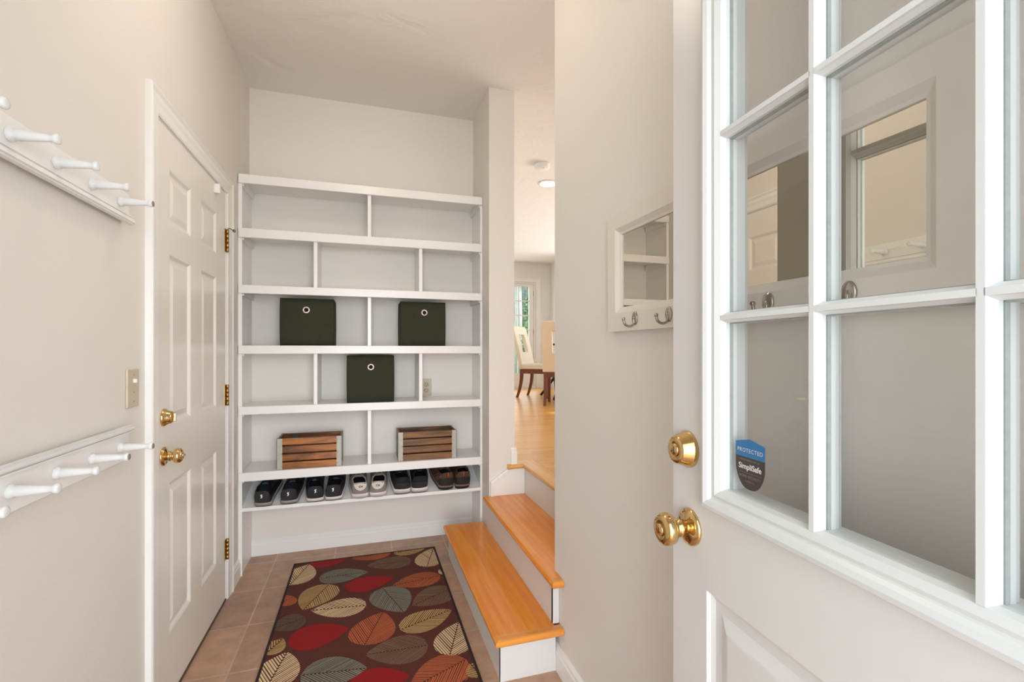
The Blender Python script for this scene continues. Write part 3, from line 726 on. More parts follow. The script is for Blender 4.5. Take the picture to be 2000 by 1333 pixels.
# top landing nosing
mb = MB(); mb.prism([(a-0.46, b) for a, b in nose_prof(0.925, UF-0.027, UF, 0.105)], 'y', YO+0.001-1.72, 2.857-1.72)
mb.box(W2((0.885, YP+0.001, UF-0.027)), W2((0.94, 2.857, UF-0.0001)))
mb.prism([(YP-0.030 + a - 1.72, b) for a, b in nose_prof(0.0, UF-0.027, UF, 0.0295)], 'x', 0.834-0.46, 0.930-0.46)
mb.build('landing_nosing', OAKL, stp)
mb = MB(); mb.box((0.962, YO, 0), (1.03, 2.857, UF-0.028)); struct('wall_under_landing', mb, WALL)

# ------------------------------------------------------------ rug
rx0, rx1, ry0, ry1 = -0.392, 0.424, 1.495, 3.015
LEAF = {'r': (152, 3, 8), 'o': (200, 104, 62), 'c': (238, 206, 162), 't': (138, 138, 124), 'b': (130, 102, 80), 'd': (108, 88, 74), 'g': (200, 164, 108)}
LM = {k: mat('rug_' + n, c, 0.95, bump=(500, 0.5, 2), var=(140, 0.22)) for (k, c), n in zip(LEAF.items(), ('red', 'orange', 'cream', 'teal_grey', 'brown_grey', 'dark_grey', 'gold'))}
keys = list(LEAF)
RUGB = mat('rug_brown', (92, 42, 31), 0.95, bump=(500, 0.5, 2), var=(180, 0.25)); RUGE = mat('rug_binding', (44, 26, 28), 0.9)
def unproj(px, py, z=0.0):
    f = 925.0; th = math.radians(17.295); r = (px-1000)/f; zz = -(py-684)/f
    dx, dy = math.sin(th)+r*math.cos(th), math.cos(th)-r*math.sin(th); t = (z-CAM_H)/zz
    return Vector((dx*t, dy*t))
A2 = lambda x, y: unproj(560+x/4.71, 1050+y/4.71)
A1 = lambda x, y: unproj(340+x/4.55, 1040+y/4.55)
RW = lambda x, y: Vector((x, y))
leaves = [('r', A2(560,205), A2(215,262), .135), ('c', A2(205,262), A2(30,455), .17), ('t', A2(748,330), A2(297,395), .155), ('b', A2(735,275), A2(1145,225), .15),
          ('o', A2(595,210), A2(955,145), .14), ('g', A2(1290,100), A2(985,160), .12), ('c', A2(1350,110), A2(1290,285), .16), ('r', A2(985,385), A2(535,485), .15),
          ('o', A2(975,460), A2(1410,365), .15), ('g', A2(150,685), A2(390,445), .175), ('c', A2(225,690), A2(732,640), .16), ('t', A2(1080,705), A2(880,480), .185),
          ('b', A2(1155,645), A2(1520,480), .17), ('o', A2(-120,650), A2(64,560), .12), ('d', A1(860,880), A1(1165,775), .135), ('r', A2(575,850), A2(10,985), .175),
          ('o', A2(885,703), A2(715,1010), .185), ('g', A2(1515,680), A2(1045,870), .155), ('c', A2(1580,798), A2(1500,1105), .155), ('b', A2(722,1100), A2(1300,1010), .18),
          ('t', A2(738,1222), A2(130,1290), .175), ('o', A2(1130,1420), A2(1650,1140), .175), ('r', A2(1130,1290), A2(560,1400), .15), ('c', A1(1005,1083), A1(800,1440), .17),
          ('g', A1(968,962), A1(800,1110), .10), ('c', A2(1400,310), A2(1470,350), .05), ('g', A2(1690,1180), A2(1790,1300), .08),
          ('c', RW(0.02,1.72), RW(-0.20,1.80), .15), ('g', RW(0.24,1.78), RW(0.06,1.64), .15), ('t', RW(0.40,1.60), RW(0.22,1.66), .15), ('b', RW(-0.12,1.60), RW(-0.36,1.66), .15),
          ('r', RW(0.16,1.52), RW(-0.06,1.56), .14), ('o', RW(0.38,1.80), RW(0.36,1.76), .02), ('o', RW(-0.22,1.50), RW(-0.38,1.54), .12), ('d', RW(0.40,1.48), RW(0.24,1.54), .12)]
def clip(poly, box):
    for ax, lim, sg in ((0, box[0], 1), (0, box[2], -1), (1, box[1], 1), (1, box[3], -1)):
        out = []
        for i in range(len(poly)):
            a, b = poly[i], poly[(i+1) % len(poly)]; da, db = (a[ax]-lim)*sg, (b[ax]-lim)*sg
            if da >= 0: out.append(a)
            if (da >= 0) != (db >= 0): t = da/(da-db); out.append((a[0]+(b[0]-a[0])*t, a[1]+(b[1]-a[1])*t))
        poly = out
        if len(poly) < 3: return []
    return poly
mb = MB(); TH = 0.007
cx, cy = (rx0+rx1)/2, ry0
mb.box((rx0, ry0, 0.0005), (rx1, ry1, TH), 0)
for a, b in (((rx0, ry0), (rx0+0.009, ry1)), ((rx1-0.009, ry0), (rx1, ry1)), ((rx0, ry0), (rx1, ry0+0.009)), ((rx0, ry1-0.009), (rx1, ry1))):
    mb.box((a[0]-0.001, a[1]-0.001, 0.0005), (b[0]+0.001, b[1]+0.001, TH+0.0012), 1)
inner = (rx0+0.010, ry0+0.010, rx1-0.010, ry1-0.010)
rr = random.Random(3)
for li, (c, tip, base, wd) in enumerate(leaves):
    ax = tip - base; Ln = ax.length; wd = wd*1.08; u = ax/Ln; v = Vector((-u.y, u.x)); mi = 2 + keys.index(c); z = TH + 0.0006 + (li % 3)*0.0002
    def hw(s):   # s 0 base (round) .. 1 tip (pointed)
        if s <= 0 or s >= 1: return 0
        return wd/2 * min(1, (math.sin(math.pi*min(1, s/0.76)/2)**0.62 if s < 0.38 else 1) * (1 if s < 0.38 else (math.cos(math.pi/2*((s-0.38)/0.62))**0.80))) * 1.0 if s >= 0.38 else wd/2*math.sqrt(max(0, 1-((0.38-s)/0.38)**2))
    def put(pts):
        q = clip([(p.x, p.y) for p in pts], inner)
        if len(q) >= 3: mb.poly([(a, b, z) for a, b in q], mi)
    wd = wd*0.5 + wd*0.5
    W3 = lambda s, t: base + u*(s*Ln) + v*t
    if c == 'r':
        N = 28
        ps = [W3(k/N, hw(k/N)) for k in range(N+1)] + [W3(k/N, -hw(k/N)) for k in range(N-1, 0, -1)]
        put(ps); continue
    ang = math.radians(38); pitch = {'c': 0.0132, 'g': 0.0124}.get(c, 0.0112); wid = pitch*0.56
    for side in (-1, 1):
        k = -int(0.9*wd/pitch)
        while True:
            s0 = k*pitch*1.25; k += 1
            if s0 > Ln: break
            d = Vector((math.cos(ang), side*math.sin(ang))); nrm = Vector((-d.y, d.x))
            a0 = s0 + rr.uniform(-0.0010, 0.0010); ww = wid*rr.uniform(0.82, 1.10)/2; tap = rr.uniform(0.75, 1.05); lean = rr.uniform(-0.05, 0.05)
            d2 = Vector((math.cos(ang+side*lean*0), side*math.sin(ang)))
            q = [Vector((a0, side*0.0014)) + nrm*o*ww*tap for o in (-1, 1)]
            e = Vector((a0, side*0.0014)) + d*(wd*1.2)
            quad = [(p.x, p.y) for p in (q[0] + d*0, e - nrm*ww, e + nrm*ww, q[1])]
            N = 26; half = [(Ln*m/N, side*hw(m/N)) for m in range(1, N) if hw(m/N) > 0.003]
            if side < 0: half = half[::-1]
            poly = quad
            # keep what lies inside the half leaf (convex), edge by edge
            ring = ([(0.0, side*0.0014), (Ln, side*0.0014)] + half[::-1]) if side > 0 else ([(Ln, side*0.0014), (0.0, side*0.0014)] + half[::-1])
            for m in range(len(ring)):
                p1, p2 = ring[m], ring[(m+1) % len(ring)]; ex, ey = p2[0]-p1[0], p2[1]-p1[1]
                if ex*ex+ey*ey < 1e-12: continue
                out = []
                for t_ in range(len(poly)):
                    A, B = poly[t_], poly[(t_+1) % len(poly)]
                    da = ex*(A[1]-p1[1]) - ey*(A[0]-p1[0]); dB = ex*(B[1]-p1[1]) - ey*(B[0]-p1[0])
                    if da >= 0: out.append(A)
                    if (da >= 0) != (dB >= 0): t2 = da/(da-dB); out.append((A[0]+(B[0]-A[0])*t2, A[1]+(B[1]-A[1])*t2))
                poly = out
                if len(poly) < 3: break
            if len(poly) >= 3: put([W3(a/Ln, b) for a, b in poly])
o = mb.build('area_rug', [RUGB, RUGE] + [LM[k] for k in keys], recalc=False)
tag(o, 'dark brown rug with red, orange, cream and grey leaf pattern on the tile floor', 'rug')

# ------------------------------------------------------------ mirror with hooks on the right wall
my0, my1 = 1.292, 0.335
mz0, mz1 = 1.3105, 1.656
mr = thing('wall_mirror', 'white framed wall mirror with a row of metal coat hooks under the glass', 'mirror', (RX, my0, mz0), -R90)
MW, MH = my0-my1, mz1-mz0
mb = MB(); hx0, hx1 = 0.043, my0-0.423; hz0, hz1 = 1.363-mz0, 1.613-mz0
panel_face(mb, MW, MH, [(hx0, hz0, hx1, hz1)], [(0, -0.022), (0.003, -0.020), (0.012, -0.013), (0.018, -0.011), (0.018, -0.006)], y0=-0.022, fill=False)
for q in (((0,-0.022,0),(0,-0.022,MH),(0,0,MH),(0,0,0)), ((MW,-0.022,0),(MW,0,0),(MW,0,MH),(MW,-0.022,MH)), ((0,-0.022,MH),(MW,-0.022,MH),(MW,0,MH),(0,0,MH)), ((0,-0.022,0),(0,0,0),(MW,0,0),(MW,-0.022,0)), ((0,0,0),(0,0,MH),(MW,0,MH),(MW,0,0))): mb.quad(q)
mb.build('frame', mat('mirror_frame_paint', (228, 221, 210), 0.35), mr, weld=True)
mb = MB(); mb.box((hx0+0.010, -0.007, hz0+0.010), (hx1-0.010, -0.003, hz1-0.010)); mb.build('mirror_glass', MIRROR, mr)
for y in (1.138, 0.987, 0.840, 0.690, 0.538):
    x = my0 - y; zc = 1.343 - mz0
    mb = MB()
    M = Matrix.Translation((x, -0.022, zc)) @ RY @ Matrix.Diagonal((0.0125, 0.0185, 1, 1))
    mb.lathe([(0, 0), (1, 0), (1.02, 0.0015), (0.93, 0.0035), (0.6, 0.005), (0, 0.0055)], M, 28); h = mb.build('hook_plate', NICKEL, mr)
    pts = []
    for k in range(13):
        a = math.radians(-8 + 188*k/12); pts.append((x, -0.0265 - 0.0155*(1-math.cos(a)), zc - 0.012 - 0.0125*math.sin(a) + 0.004*(k/12)))
    pts = [(x, -0.0260, zc+0.004), (x, -0.0270, zc-0.006)] + pts + [(x, pts[-1][1]-0.001, pts[-1][2]+0.005)]
    mb = MB(); mb.tube(pts, [0.0030]*3 + [0.0034]*(len(pts)-4) + [0.0042], 12)
    p = Vector(pts[-1]); mb.lathe([(0, -0.0052), (0.0037, -0.0037), (0.0052, 0), (0.0037, 0.0037), (0, 0.0052)], Matrix.Translation(p), 14)
    mb.build('hook', NICKEL, h)

# ------------------------------------------------------------ open entry door (nine lights over panels)
E = (0.574, 0.787); PHI = 3.75
DW, DH, DT = 0.813, 2.035, 0.044
ed = thing('door_2', 'open white entry door with a nine-pane window and brass locks', None, (E[0], E[1], 0.012), math.radians(-90-PHI), kind='structure')
fx0_, fx1_, fz0_, fz1_ = 0.100, 0.713, 0.971, 1.950
gx = [(0.148, 0.3125), (0.3295, 0.4945), (0.5115, 0.668)]
zc_ = [1.297, 1.601]
gz = [(1.012, zc_[0]-0.009), (zc_[0]+0.009, zc_[1]-0.009), (zc_[1]+0.009, 1.905)]
mb = MB()
lower = [(0.102, 0.150, 0.372, 0.826), (0.441, 0.150, 0.711, 0.826)]
prof_r = [(0, 0), (0.004, 0.006), (0.012, 0.010), (0.028, 0.010), (0.048, 0.002), (0.052, 0.0015)]
panel_face(mb, DW, DH, lower + [(fx0_+0.02, fz0_+0.02, fx1_-0.02, fz1_-0.02)], prof_r[:1] + [(0.0, 0.0)], fill=False) if 0 else None
# front and back skins with raised lower panels
def skin(y, sg):
    m2 = MB()
    panel_face(m2, DW, DH, lower, [(a, b*sg + y) for a, b in prof_r], y0=y)
    return m2
def skin_faces(mb, y, sg):
    big = (fx0_+0.02, fz0_+0.02, fx1_-0.02, fz1_-0.02)
    xs = sorted({0.0, DW, big[0], big[2], *[q for h in lower for q in (h[0], h[2])]}); zs = sorted({0.0, DH, big[1], big[3], lower[0][1], lower[0][3]})
    for i in range(len(xs)-1):
        for j in range(len(zs)-1):
            cx_, cz_ = (xs[i]+xs[i+1])/2, (zs[j]+zs[j+1])/2
            if any(h[0] < cx_ < h[2] and h[1] < cz_ < h[3] for h in lower + [big]): continue
            mb.quad([(x, y, z) for x, z in ((xs[i],zs[j]),(xs[i+1],zs[j]),(xs[i+1],zs[j+1]),(xs[i],zs[j+1]))])
    for h in lower:
        rings = [[(x, y + b*sg, z) for x, z in ((h[0]+a,h[1]+a),(h[2]-a,h[1]+a),(h[2]-a,h[3]-a),(h[0]+a,h[3]-a))] for a, b in prof_r]
        for A, B in zip(rings, rings[1:]):
            for k in range(4): mb.quad([A[k], A[(k+1)%4], B[(k+1)%4], B[k]])
        mb.quad(rings[-1])
skin_faces(mb, 0.0, 1); skin_faces(mb, DT, -1)
for q in (((0,0,0),(0,DT,0),(0,DT,DH),(0,0,DH)), ((DW,0,0),(DW,0,DH),(DW,DT,DH),(DW,DT,0)), ((0,0,DH),(0,DT,DH),(DW,DT,DH),(DW,0,DH)), ((0,0,0),(DW,0,0),(DW,DT,0),(0,DT,0))): mb.quad(q)
slab = mb.build('slab', ENTRY, ed, weld=True)
# window surround, both faces
def surround(y, sg):
    mb = MB(); rp = [(0.0, 0.0), (0.001, -0.008), (0.006, -0.014), (0.014, -0.016), (0.022, -0.013), (0.027, -0.008), (0.030, -0.0075), (0.036, -0.009), (0.046, -0.004), (0.050, 0.004), (0.050, 0.0165 if sg > 0 else DT-0.0165)]
    rings = [[(x, y + sg*b, z) for x, z in ((fx0_+a*0.95,fz0_+a*0.86),(fx1_-a*0.95,fz0_+a*0.86),(fx1_-a*0.95,fz1_-a*0.86),(fx0_+a*0.95,fz1_-a*0.86))] for a, b in rp]
    for A, B in zip(rings, rings[1:]):
        for k in range(4): mb.quad([A[k], A[(k+1)%4], B[(k+1)%4], B[k]])
    return mb.build('window_frame', LITE, ed, weld=True, bevel=0)
surround(0.0, 1); surround(DT, -1)
GB = 0.034
# muntins: profile bars both sides
def mprof(c, y, sg, w=0.0082):
    return [(c-w, y+sg*0.010), (c-w, y+sg*0.004), (c-w*0.55, y-sg*0.002), (c-w*0.45, y-sg*0.005), (c+w*0.45, y-sg*0.005), (c+w*0.55, y-sg*0.002), (c+w, y+sg*0.004), (c+w, y+sg*0.010)]
mx = [0.321, 0.503]
for y, sg in ((0.0, 1), (GB, -1)):
    for c in mx:
        mb = MB(); mb.prism([(a, b) for a, b in mprof(c, y, sg)], 'z', fz0_+0.040, fz1_-0.040); mb.build('muntin', LITE, ed)
    for c in zc_:
        mb = MB(); pr = [(b, a) for a, b in mprof(c, y, sg)]
        for a, b in ((fx0_+0.046, mx[0]-0.0025), (mx[0]+0.0025, mx[1]-0.0025), (mx[1]+0.0025, fx1_-0.046)):
            mb.prism(pr, 'x', a, b)
        mb.build('muntin', LITE, ed)
# panes: two sheets with a grey spacer at the edges
for i, (xa, xb) in enumerate(gx):
    for j, (za, zb) in enumerate(gz):
        mb = MB()
        for y in (0.0105, GB-0.0105):
            mb.quad([(xa-0.004, y, za-0.004), (xb+0.004, y, za-0.004), (xb+0.004, y, zb+0.004), (xa-0.004, y, zb+0.004)])
        p = mb.build('pane', GLASS, ed)
        mb = MB(); e = 0.0035
        for a, b in (((xa-e, za-e), (xa+0.001, zb+e)), ((xb-0.001, za-e), (xb+e, zb+e)), ((xa, za-e), (xb, za+0.001)), ((xa, zb-0.001), (xb, zb+e))):
            mb.box((a[0], 0.011, a[1]), (b[0], 0.0165, b[1]), 0); mb.box((a[0], 0.0165, a[1]), (b[0], GB-0.010, b[1]), 1)
        mb.build('spacer', [SEAL, LITE], p)
# brass hardware on the outside face
mb = MB(); mb.lathe(rose_prof(0.0335), at(0.055, 0.920)); mb.build('knob_plate', BRASS, ed)
mb = MB(); mb.lathe([(0.012, 0.008), (0.012, 0.020), (0.0165, 0.021), (0.0165, 0.026), (0.013, 0.028), (0.013, 0.033), (0.020, 0.037), (0.0275, 0.041), (0.0290, 0.048), (0.0285, 0.055), (0.025, 0.060), (0.012, 0.063), (0.011, 0.061), (0, 0.061)], at(0.055, 0.920), 40); kn = mb.build('door_knob', BRASS, ed)
mb = MB(); mb.lathe([(0.0105, 0.061), (0.0105, 0.0645), (0, 0.0645)], at(0.055, 0.920), 24); mb.build('key_cylinder', BRASS, kn)
mb = MB(); mb.box((0.0543, -0.0655, 0.914), (0.0557, -0.0640, 0.924)); mb.build('keyhole', DARK, kn)
mb = MB(); mb.lathe([(0, 0), (0.034, 0.0), (0.034, 0.003), (0.0315, 0.007), (0.0255, 0.024), (0.0235, 0.027), (0.013, 0.028), (0.012, 0.0265), (0, 0.0265)], at(0.0475, 1.061), 44); db = mb.build('deadbolt', BRASS, ed)
mb = MB(); mb.lathe([(0.011, 0.0262), (0.011, 0.0295), (0, 0.0295)], at(0.0475, 1.061), 24); mb.build('key_cylinder', BRASS, db)
mb = MB(); mb.box((0.0468, -0.0303, 1.056), (0.0482, -0.0290, 1.067)); mb.build('keyhole', DARK, db)
mb = MB(); mb.box((-0.001, 0.010, 0.882), (0.0005, 0.034, 0.945)); mb.build('latch_plate', BRASS, ed)
mb = MB(); mb.lathe(rose_prof(0.033), Matrix.Translation((0.058, DT, 0.917)) @ Matrix.Rotation(-R90, 4, 'X')); mb.lathe(knob_prof(0.027), Matrix.Translation((0.058, DT, 0.917)) @ Matrix.Rotation(-R90, 4, 'X')); mb.build('inner_knob', BRASS, ed)
# alarm sticker on the first bottom pane
SB = mat('sticker_blue', (44, 112, 164), 0.4); SK = mat('sticker_dark', (66, 56, 52), 0.45); SW = mat('sticker_white', (222, 220, 214), 0.4); SG = mat('sticker_grey', (140, 132, 126), 0.4)
mb = MB(); x0s, x1s, yS = 0.1635, 0.2265, 0.0095; xc = (x0s+x1s)/2; zt = 1.098; hw_ = (x1s-x0s)/2
zb_ = 1.076
mb.poly([(x0s, yS, zb_), (x1s, yS, zb_), (x1s, yS, zt), (xc, yS, zt+0.007), (x0s, yS, zt)], 0)
low = [(x0s, zb_), (x1s, zb_)]
for k in range(1, 11):
    a = k/10; low.append((xc + hw_*math.cos(a*math.pi/2)**0.75 if k < 10 else xc, 1.060 - 0.034*math.sin(a*math.pi/2)**1.5 if k > 0 else 1.06))
for k in range(9, 0, -1):
    a = k/10; low.append((xc - hw_*math.cos(a*math.pi/2)**0.75, 1.060 - 0.034*math.sin(a*math.pi/2)**1.5))
mb.poly([(a, yS, b) for a, b in low], 1)
text_mb(mb, 'PROTECTED', 0.0088, xc, 1.0835, yS-0.0003, 2, spacing=1.15)
text_mb(mb, 'MONITORED 24/7 BY', 0.0042, xc, 1.0700, yS-0.0003, 3, spacing=1.1)
text_mb(mb, 'SimpliSafe', 0.0122, xc, 1.0570, yS-0.0003, 2, bold=0.0003)
mb.box((x0s+0.008, yS-0.0003, 1.0515), (x1s-0.006, yS-0.0002, 1.0518), 3)
text_mb(mb, 'HOME SECURITY', 0.0054, xc, 1.0440, yS-0.0003, 3, spacing=1.15)
text_mb(mb, 'simplisafe.com', 0.0034, xc, 1.0375, yS-0.0003, 3)
tag(mb.build('sticker', [SB, SK, SW, SG], ed, recalc=False), 'blue and dark shield-shaped alarm sticker')

# ------------------------------------------------------------ dining room contents
def dining_chair(label, fx, fy, dx, dy):
    """(fx,fy) = middle between the rear feet, (dx,dy) = facing direction"""
    yaw = math.atan2(dy, dx) - R90
    t = thing('dining_chair', label, 'chair', (fx, fy, UF), yaw, 'cream dining chairs round the dark table')
    W, Dp = 0.46, 0.47
    mb = MB()
    # back with a rectangular cut-out; local +y is the front
    def yb(z): return 0.03 - 0.17*max(0, (z-0.42))**1.2/0.62
    zs = [0.42, 0.50, 0.58, 0.67, 0.76, 0.85, 0.93, 1.0, 1.06]; xs = [-W/2, -0.095, 0.095, W/2]; th = 0.06
    V = {}
    for s in (0, 1):
        for i, x in enumerate(xs):
            for j, z in enumerate(zs): V[s, i, j] = mb.bm.verts.new((x*(1-0.06*(z > 1.03)), yb(z) + (th if s else 0), z))
    hole = lambda i, j: i == 1 and 3 <= j < 6
    for i in range(3):
        for j in range(len(zs)-1):
            if hole(i, j): continue
            mb.bm.faces.new((V[0,i,j], V[0,i+1,j], V[0,i+1,j+1], V[0,i,j+1])); mb.bm.faces.new((V[1,i,j], V[1,i,j+1], V[1,i+1,j+1], V[1,i+1,j]))
            for (a, b, ni, nj) in (((i,j),(i,j+1),i-1,j), ((i+1,j+1),(i+1,j),i+1,j), ((i+1,j),(i,j),i,j-1), ((i,j+1),(i+1,j+1),i,j+1)):
                if ni < 0 or ni > 2 or nj < 0 or nj > len(zs)-2 or hole(ni, nj):
                    mb.bm.faces.new((V[0,a[0],a[1]], V[0,b[0],b[1]], V[1,b[0],b[1]], V[1,a[0],a[1]]))
    mb.build('backrest', LEATHER, t, bevel=0.012, seg=3)
    mb = MB(); mb.box((-W/2, 0.03, 0.42), (W/2, Dp+0.02, 0.495)); mb.build('seat', LEATHER, t, bevel=0.018, seg=3)
    mb = MB(); mb.box((-W/2+0.012, 0.035, 0.355), (W/2-0.012, Dp, 0.42)); mb.build('apron', LEGW, t, bevel=0.003)
    for sx in (-1, 1):
        for rear in (1, 0):
            mb = MB(); x = sx*(W/2-0.035); n = 8; rings = []
            for k in range(n+1):
                z = 0.36*(1-k/n) if 1 else 0; q = k/n
                y = (0.055 - 0.075*q**2) if rear else (Dp-0.035 + 0.02*q**2); h = 0.022 - 0.006*q
                rings.append([mb.bm.verts.new((x+a*h, y+b*h, z)) for a, b in ((-1,-1),(1,-1),(1,1),(-1,1))])
            for A, B in zip(rings, rings[1:]):
                for k in range(4): mb.bm.faces.new((A[k], A[(k+1)%4], B[(k+1)%4], B[k]))
            mb.bm.faces.new(rings[0]); mb.bm.faces.new(rings[-1][::-1]); mb.build('leg', LEGW, t, bevel=0.002)
    return t
dining_chair('cream dining chair with a slotted back in front of the glazed doors', 2.30, 6.79, 0.73, -0.68)
dining_chair('nearer cream dining chair cut off by the hall wall, seen from behind', 2.335, 5.465, 0.48, 0.876)
TD = mat('dark_table_wood', (44, 34, 26), 0.3, coat=0.3)
tb = thing('dining_table', 'small dark round dining table behind the cream chairs', 'table', (2.86, 6.32, UF))
mb = MB(); mb.lathe([(0, 0.768), (0.43, 0.768), (0.44, 0.776), (0.44, 0.786), (0.43, 0.792), (0, 0.792)], seg=48); mb.build('tabletop', TD, tb)
for k in range(4):
    a = math.radians(219 + 90*k); c_, s_ = math.cos(a), math.sin(a); mb = MB(); 
    mb.tube([(0.50*c_, 0.50*s_, 0.02), (0.26*c_, 0.26*s_, 0.30), (0.05*c_, 0.05*s_, 0.52)], [0.02, 0.022, 0.024], 8); mb.build('leg', TD, tb)
mb = MB(); mb.lathe([(0, 0.48), (0.05, 0.48), (0.05, 0.70), (0.12, 0.768), (0, 0.768)], seg=24); mb.build('column', TD, tb)

# ceiling fittings
def added_hall_light(label, x, y, energy):
    t = thing('ceiling_light', label, 'light', (x, y, HC))  # out-of-view fitting, added to lift the light deep in the hall
    mb = MB(); mb.lathe([(0.15, 0), (0.17, 0), (0.168, -0.02), (0.15, -0.03)], seg=40); mb.build('trim_ring', WHITEP, t)
    l = light('fill_bulb', 'POINT', (0, 0, -0.16), (0, 0, 0), energy, (1.0, 0.90, 0.76), 0.12); l.parent = t
    mb = MB(); mb.lathe([(0, -0.07), (0.08, -0.065), (0.13, -0.045), (0.15, -0.03)], seg=40); mb.build('glass_shade', WHITEP, t)
added_hall_light('unseen round flush ceiling light added to brighten the hall', 0.0, 1.62, 8)
t = thing('smoke_detector', 'round white smoke detector on the dining ceiling', 'smoke detector', (1.455, 3.80, HC))
mb = MB(); mb.lathe([(0, 0), (0.066, 0), (0.068, -0.012), (0.064, -0.014), (0.066, -0.030), (0.060, -0.038), (0, -0.040)], seg=36); b = mb.build('housing', WHITEP, t)
mb = MB(); mb.lathe([(0, -0.040), (0.006, -0.0405), (0.005, -0.043), (0, -0.043)], Matrix.Translation((0.0, -0.03, 0.0)), 12); mb.build('test_button', PLATE, b)
t = thing('ceiling_light', 'glowing round disc light on the dining ceiling behind the smoke detector', 'light', (1.675, 4.215, HC))
mb = MB(); mb.lathe([(0.075, 0), (0.095, 0), (0.094, -0.006), (0.080, -0.011), (0.078, -0.008)], seg=40); mb.build('trim_ring', WHITEP, t)
em = bpy.data.materials.new('light_disc'); em.use_nodes = True; pb = em.node_tree.nodes['Principled BSDF']; pb.inputs['Emission Color'].default_value = (1, 0.97, 0.9, 1); pb.inputs['Emission Strength'].default_value = 3
mb = MB(); mb.lathe([(0, -0.009), (0.079, -0.009)], seg=40); mb.build('diffuser', em, t)

# french door pair in the far wall
fd = thing('door_3', 'white glazed double door at the far end of the dining room', None, (fx0, DY+0.02, UF), kind='structure')
FWd, FH = fx1-fx0, fz-UF
mb = MB()
mb.box((0, 0, 0.03), (0.035, 0.10, FH-0.03)); mb.box((FWd-0.035, 0, 0.03), (FWd, 0.10, FH-0.03)); mb.box((0, 0, FH-0.03), (FWd, 0.10, FH)); mb.box((0, 0, 0), (FWd, 0.10, 0.03)); mb.build('frame', TRIM, fd)
lw_ = (FWd-0.07)/2
for k in range(2):
    xo = 0.035 + k*lw_
    zb0 = 0.27; zt0 = FH-0.075; st_ = 0.088; nc, nr = 3, 6
    mb = MB()
    mb.box((xo+0.002, 0.02, 0.032), (xo+st_, 0.064, FH-0.032)); mb.box((xo+lw_-st_, 0.02, 0.032), (xo+lw_-0.002, 0.064, FH-0.032)); mb.box((xo+st_, 0.02, 0.032), (xo+lw_-st_, 0.064, zb0)); mb.box((xo+st_, 0.02, zt0), (xo+lw_-st_, 0.064, FH-0.032))
    lf = mb.build('leaf', TRIM, fd)
    gw = (lw_-2*st_)/nc; gh = (zt0-zb0)/nr
    mb = MB()
    for c in range(1, nc): mb.box((xo+st_+c*gw-0.009, 0.026, zb0), (xo+st_+c*gw+0.009, 0.058, zt0))
    for r_ in range(1, nr): mb.box((xo+st_, 0.027, zb0+r_*gh-0.009), (xo+lw_-st_, 0.057, zb0+r_*gh+0.009))
    mb.build('grille', TRIM, lf)
    mb = MB(); mb.box((xo+st_, 0.040, zb0), (xo+lw_-st_, 0.044, zt0)); mb.build('pane', GLASS, lf)
    for zz in (0.3, 1.0, 1.7):
        mb = MB(); hxx = xo + (0.0 if k == 0 else lw_); mb.box((hxx-0.007, 0.012, zz), (hxx+0.007, 0.024, zz+0.09)); mb.build('hinge', BRASSD, lf)
mb = MB(); mb.box((0.035+lw_+0.02, 0.0, 0.84), (0.035+lw_+0.05, 0.02, 1.02)); mb.box((0.035+lw_+0.03, -0.045, 0.95), (0.035+lw_+0.14, -0.03, 0.965)); mb.build('lever_handle', NICKEL, fd, bevel=0.003)
def casing_y(name, y, x0, x1, z0, z1, w, label):
    mb = MB(); pr = casing_prof(1, w)
    rs = [[(x0-p[0], y-p[1], z0), (x0-p[0], y-p[1], z1+p[0]), (x1+p[0], y-p[1], z1+p[0]), (x1+p[0], y-p[1], z0)] for p in pr]
    for A, B in zip(rs, rs[1:]):
        for k in range(3): mb.quad([A[k], A[k+1], B[k+1], B[k]])
    for k in (0, 3): mb.poly([r[k] for r in rs])
    return struct(name, mb, TRIM, label, weld=True)
casing_y('trim_4', DY, fx0, fx1, UF, fz, 0.085, 'white casing round the glazed double door')

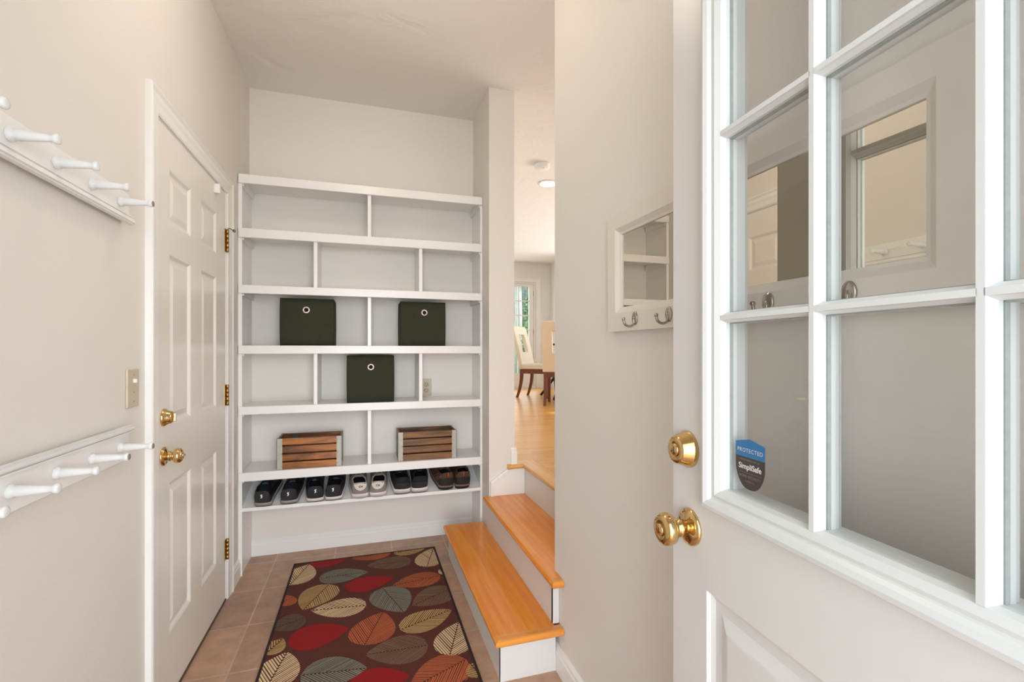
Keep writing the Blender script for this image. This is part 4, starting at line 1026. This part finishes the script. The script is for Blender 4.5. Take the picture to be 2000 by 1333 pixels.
# garden beyond the glazed doors
mb = MB(); mb.box((-6, DY+0.15, -0.1), (12, 30, 0.30)); o = mb.build('lawn', mat('lawn_green', (96, 120, 60), 0.9, var=(3, 0.3))); tag(o, 'green lawn outside the glazed doors', 'lawn', kind='structure')
BARK = mat('tree_bark', (190, 186, 180), 0.9, bump=(30, 0.5), var=(9, 0.3)); 
LEAFM = [mat('foliage_a', (142, 164, 124), 0.8, var=(4, 0.35)), mat('foliage_b', (104, 116, 104), 0.8, var=(4, 0.35))]
rg = random.Random(11)
def tree(name, label, cat, x, y, hgt, r, trunk, m):
    t = thing(name, label, cat, (x, y, 0.30))
    if trunk:
        mb = MB(); mb.tube([(0, 0, 0), (0.03, 0.02, hgt*0.4), (-0.02, 0.03, hgt*0.9)], [0.10, 0.09, 0.07], 10); mb.build('trunk', BARK, t)
    mb = MB()
    cz_ = hgt*(0.72 if trunk else 0.5); vz = 0.8 if trunk else hgt*0.44
    mb.grid(lambda u, v: Vector((r*0.8*math.sin(math.pi*u)*math.cos(2*math.pi*v), r*0.8*math.sin(math.pi*u)*math.sin(2*math.pi*v), cz_ - vz*math.cos(math.pi*u)))*1.0, 14, 20)
    for k in range(2600):
        a, b = rg.uniform(0, 6.283), rg.uniform(-1, 1); q = r*rg.uniform(0.5, 1.0); rr2 = math.sqrt(1-b*b)
        c = Vector((q*rr2*math.cos(a), q*rr2*math.sin(a), hgt*(0.72 if trunk else 0.5) + q*b*(1.0 if trunk else hgt*0.5/r)))
        n = Vector((rg.uniform(-1,1), rg.uniform(-1,1), rg.uniform(-1,1))).normalized(); u1 = n.orthogonal().normalized(); v1 = n.cross(u1); s1 = rg.uniform(0.03, 0.07)
        mb.quad([c+u1*s1, c+v1*s1*0.6, c-u1*s1, c-v1*s1*0.6])
    mb.build('foliage', m, t)
tree('garden_tree', 'pale-trunked tree outside the left glazed door panes', 'tree', 3.50, 10.8, 4.6, 0.9, True, LEAFM[0])
tree('garden_shrub', 'green shrub outside the right glazed door panes', 'shrub', 3.58, 9.95, 2.4, 0.24, False, LEAFM[0])
tree('garden_shrub', 'tall dark evergreen shrub farther back in the garden', 'shrub', 6.2, 18.5, 5.5, 2.2, False, LEAFM[1])
